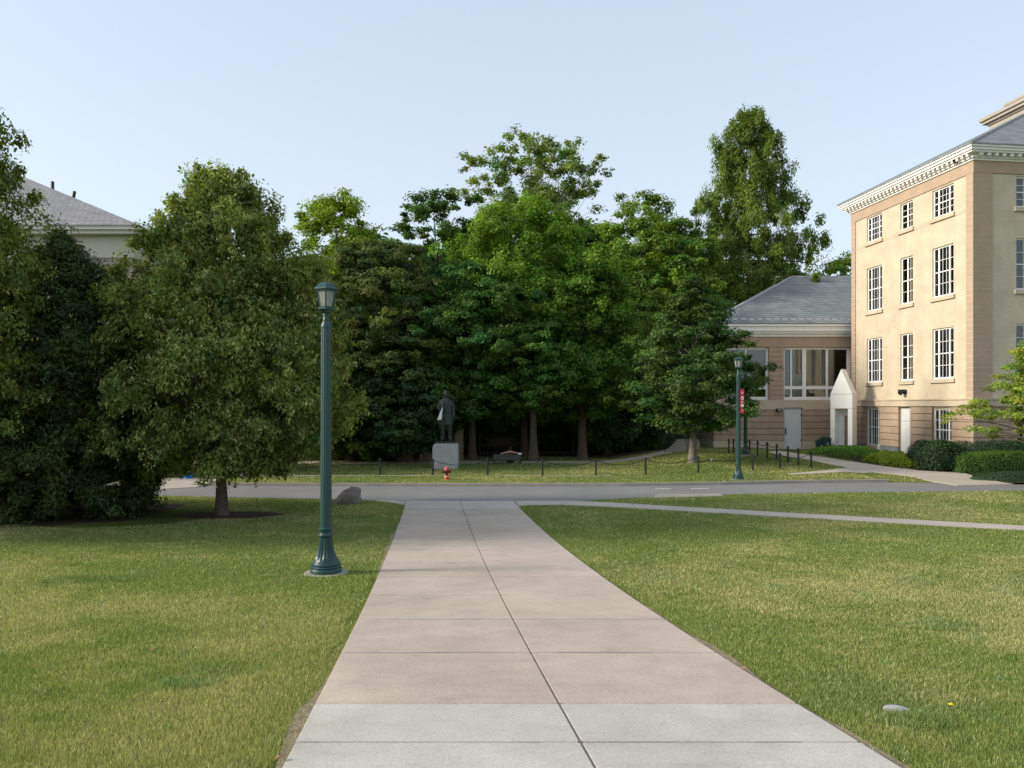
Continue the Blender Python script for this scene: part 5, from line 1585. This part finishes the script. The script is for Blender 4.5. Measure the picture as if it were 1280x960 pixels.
# gate posts behind the statue, cone
def gate_post(px, d, w_, h, label, cap):
    root = empty('gate_post', (xat(px, d), d, gzf(xat(px, d), d)), 0, label, 'gate post')
    mb = MB(); z = -.1; k = 0
    rr_ = random.Random(px)
    while z < h:
        hh = .2+.12*rr_.random(); e = rr_.random()*.03
        mb.box(-w_/2-e, w_/2+e*.7, -w_/2-e, w_/2+e, z, min(z+hh-.015, h)); z += hh
    mb.box(-w_/2+.03, w_/2-.03, -w_/2+.03, w_/2-.03, -.1, h-.02)
    mb.build('shaft', M['stone_tan'], root)
    if cap:
        mb = MB(); mb.prism([(-w_*.6,-w_*.6),(w_*.6,-w_*.6),(w_*.6,w_*.6),(-w_*.6,w_*.6)], h+.002, h+.1)
        q = w_*.6; mb.add([(-q,-q,h+.101),(q,-q,h+.101),(q,q,h+.101),(-q,q,h+.101),(0,0,h+.38)], [(0,1,4),(1,2,4),(2,3,4),(3,0,4)])
        mb.build('cap', M['stone_tan'], root)
    return root
gate_post(574, 43.2, .46, 1.65, 'stone gate post with pyramid cap just right of the statue legs', True)
gate_post(534.5, 43.4, .46, 1.5, 'broken-topped stone gate post left of the pedestal', False)
cn = empty('traffic_cone', (xat(526, 42.9), 42.9, gzf(xat(526, 42.9), 42.9)), 0, 'small orange traffic cone beside the left stone gate post', 'cone')
mb = MB(); mb.box(-.15,.15,-.15,.15,0,.03); mb.lathe([(.03,.11),(.45,.025)], 16); mb.build('body', M['orange'], cn, smooth=True)
mb = MB(); mb.lathe([(.22,.077),(.32,.058)], 16, cap=False); mb.build('band', M['white_line'], cn)

# iron fence in the woods
pf = empty('iron_fence', (xat(600, 48), 48, gzf(xat(600, 48), 48)), 0, 'black iron picket fence deep in the shade behind the benches', 'fence')
mb = MB(); Lf = xat(775, 48)-xat(600, 48)
k = 0
while k*.13 < Lf:
    mb.tube([(k*.13,0,0),(k*.13,0,1.35)], .012, n=4); k += 1
mb.build('pickets', M['black_metal'], pf)
mb = MB(); mb.box(0,Lf,-.015,.015,.12,.16); mb.box(0,Lf,-.015,.015,1.2,1.24); mb.build('rail', M['black_metal'], pf)
for q in range(4):
    mb = MB(); x = Lf*q/3; mb.box(x-.04,x+.04,-.04,.04,-.1,1.45); mb.build('post', M['black_metal'], pf)

# steps with railing behind the small tree
stp = empty('garden_steps', (9.3, 43.0, gzf(9.3, 43.0)), R(-35), 'pale stone steps climbing to the annex behind the small tree', 'steps')
for k in range(6):
    mb = MB(); mb.box(-.6, .6, k*.32, (k+1)*.32+.4, -.2, .05+.12*k); mb.build('step', M['kerb'], stp, bevel=.008)
rl = empty('stair_railing', (9.3, 43.0, gzf(9.3, 43.0)), R(-35), 'black railing with balusters along the stone steps', 'railing')
for sg in (-1, 1):
    mb = MB(); mb.tube([(sg*.66,-.1,.62),(sg*.66,.1,.95),(sg*.66,2.2,1.75),(sg*.66,2.9,1.75),(sg*.66,3.0,1.6)], .025, n=6); mb.build('handrail', M['black_metal'], rl)
    mb = MB()
    for k in range(14):
        y = .12+k*.2; zt_ = .95+.8*min(1, (y-.1)/2.1)
        mb.tube([(sg*.66,y,max(-.1, .04+.37*y-.3)),(sg*.66,y,zt_)], .013, n=5)
    mb.build('balusters', M['black_metal'], rl)

# bins at the portal
for i, (px, d, hh, lbl) in enumerate(((1025, 43.7, .62, 'squat dark green bin left of the larger one by the portal'), (1032, 43.6, .80, 'larger dark green bin beside the white portal'))):
    x = xat(px, d)
    bn_ = empty('litter_bin', (x, d, gzf(x, d)), R(8), lbl, 'bin', 'bins by the white portal')
    w_ = .19+.04*i
    mb = MB(); mb.add([(-w_*.85,-w_*.85,0),(w_*.85,-w_*.85,0),(w_*.85,w_*.85,0),(-w_*.85,w_*.85,0),(-w_,-w_,hh),(w_,-w_,hh),(w_,w_,hh),(-w_,w_,hh)],
                      [(0,3,2,1),(4,5,6,7),(0,1,5,4),(1,2,6,5),(2,3,7,6),(3,0,4,7)]); mb.build('body', M['dark_green_paint'], bn_, bevel=.015)
    mb = MB(); mb.box(-w_-.03, w_+.03, -w_-.03, w_+.03, hh+.001, hh+.05); mb.box(-w_*.8, w_*.8, -w_*.8, w_*.8, hh+.051, hh+.12); mb.build('lid', M['dark_green_paint'], bn_, bevel=.015)
    mb = MB(); mb.box(-.03, .02, -w_*.99-.008, -w_*.95, hh*.55, hh*.72); mb.build('sticker', M['white_line'], bn_)

# boulder
bx, by = G(432, 630)
bo = bmesh.new(); bmesh.ops.create_icosphere(bo, subdivisions=5, radius=1)
from mathutils import noise as mn
for v in bo.verts:
    p = v.co.copy(); n = mn.noise(p*1.3+Vector((4,2,1)))*.24 + mn.noise(p*3.5)*.07 + mn.noise(p*9)*.025
    f = 1+n
    v.co = Vector((p.x*.50*f + p.z*.12, p.y*.40*f, p.z*.42*f+.12))
    if v.co.x < .1: v.co.z -= (.1-v.co.x)*.42
me = bpy.data.meshes.new('boulder'); bo.to_mesh(me); bo.free(); me.materials.append(M['rock']); me.shade_smooth()
rk = bpy.data.objects.new('boulder', me); COL.objects.link(rk); rk.location = (bx, by+.25, gzf(bx, by+.25))
tag(rk, 'brown-grey boulder on the grass by the road, right of the near lamp', 'boulder')

# blue help post
bp_ = G(234.5, 599)
hp = empty('help_post', (bp_[0], bp_[1]+.1, gzf(*bp_)), 0, 'tall bright blue post at the walk corner, half hidden by linden leaves', 'emergency post')
mb = MB(); mb.lathe([(-.05,.17),(.08,.17),(.09,.155),(2.05,.125),(2.12,.12)], 20); mb.build('column', M['blue'], hp, smooth=True)
mb = MB(); mb.lathe([(2.12,.10),(2.15,.11),(2.28,.10),(2.33,.04)], 16); mb.build('beacon', M['lamp_glass'], hp, smooth=True)
mb = MB(); mb.box(-.07,.07,-.165,-.12,1.25,1.5); mb.build('call_panel', M['black_metal'], hp)
# small marker by the walk
mk = G(288.5, 596.5)
mo = empty('marker_post', (mk[0], mk[1], gzf(*mk)), 0, 'tiny white-topped marker post on the walk right of the linden trunk', 'marker')
mb = MB(); mb.lathe([(-.05,.05),(.10,.05)], 10); mb.build('foot', M['black_metal'], mo)
mb = MB(); mb.lathe([(.10,.055),(.32,.045),(.37,.02)], 10); mb.build('sleeve', M['white_line'], mo, smooth=True)
mk = G(890.5, 580)
mo = empty('marker_flag', (mk[0], mk[1], gzf(*mk)), 0, 'little white flag stuck in the grass right of the small tree', 'marker flag')
mb = MB(); mb.tube([(0,0,-.05),(0,0,.26)], .005, n=5); mb.build('wire', M['black_metal'], mo)
mb = MB(); mb.box(-.09,.0,-.003,.003,.14,.26); mb.build('flag', M['white_line'], mo)

# valve lid, dandelion, fallen leaves on the near lawn
vx = G(1122, 888)
vl = empty('valve_cover', (vx[0], vx[1], gzf(*vx)-.004), 0, 'pale round concrete valve cover sunk in the right lawn', 'valve cover')
mb = MB(); mb.lathe([(-.05,.10),(.008,.10),(.014,.085)], 24); mb.build('lid', mat('pale_concrete', (.36,.35,.33), .9, noise=(20,.2,4)), vl, smooth=True)
mb = MB(); mb.lathe([(-.05,.125),(.004,.125)], 24); mb.build('collar', M['soil'], vl)
dx_ = G(1187, 890)
dn = empty('dandelion', (dx_[0], dx_[1], gzf(*dx_)), 0, 'single yellow dandelion flower in the right lawn', 'flower')
mb = MB(); mb.tube([(0,0,0),(.004,0,.05),(.008,-.004,.052)], .0025, n=5); mb.build('stalk', M['dark_green_paint'], dn)
mb = MB(); mb.lathe([(.050,.005),(.056,.016),(.061,.018),(.066,.010)], 14, c=(.008,-.004,0), flute=None); mb.build('petals', M['yellow'], dn, smooth=True)
for i, (px, py, lbl) in enumerate(((931,842,'dry brown leaf lying at the right edge of the path'), (190,819,'upper dry leaf on the left lawn'), (271,844,'lower dry leaf on the left lawn, nearer the path'),
                                   (349,957,'brown leaf beside the white slab at the bottom of the view'))):
    lx = G(px, py); s_ = .035
    lf = MB(); lf.add([(-s_,0,.0),(0,-s_*.5,.012),(s_*1.1,0,.004),(0,s_*.5,.014),(-s_,0,.002),(0,-s_*.5,.014),(s_*1.1,0,.006),(0,s_*.5,.016)], [(3,2,1,0),(4,5,6,7),(0,1,5,4),(1,2,6,5),(2,3,7,6),(3,0,4,7)])
    o = lf.build('dry_leaf', M['dry_leaf']); o.location = (lx[0], lx[1], gzf(*lx)+.045); o.rotation_euler = (.2, .1, i*1.3)
    tag(o, lbl, 'leaf', 'fallen leaves')
print('objects', len(bpy.data.objects), 'polys', sum(len(o.data.polygons) for o in bpy.data.objects if o.type == 'MESH'))
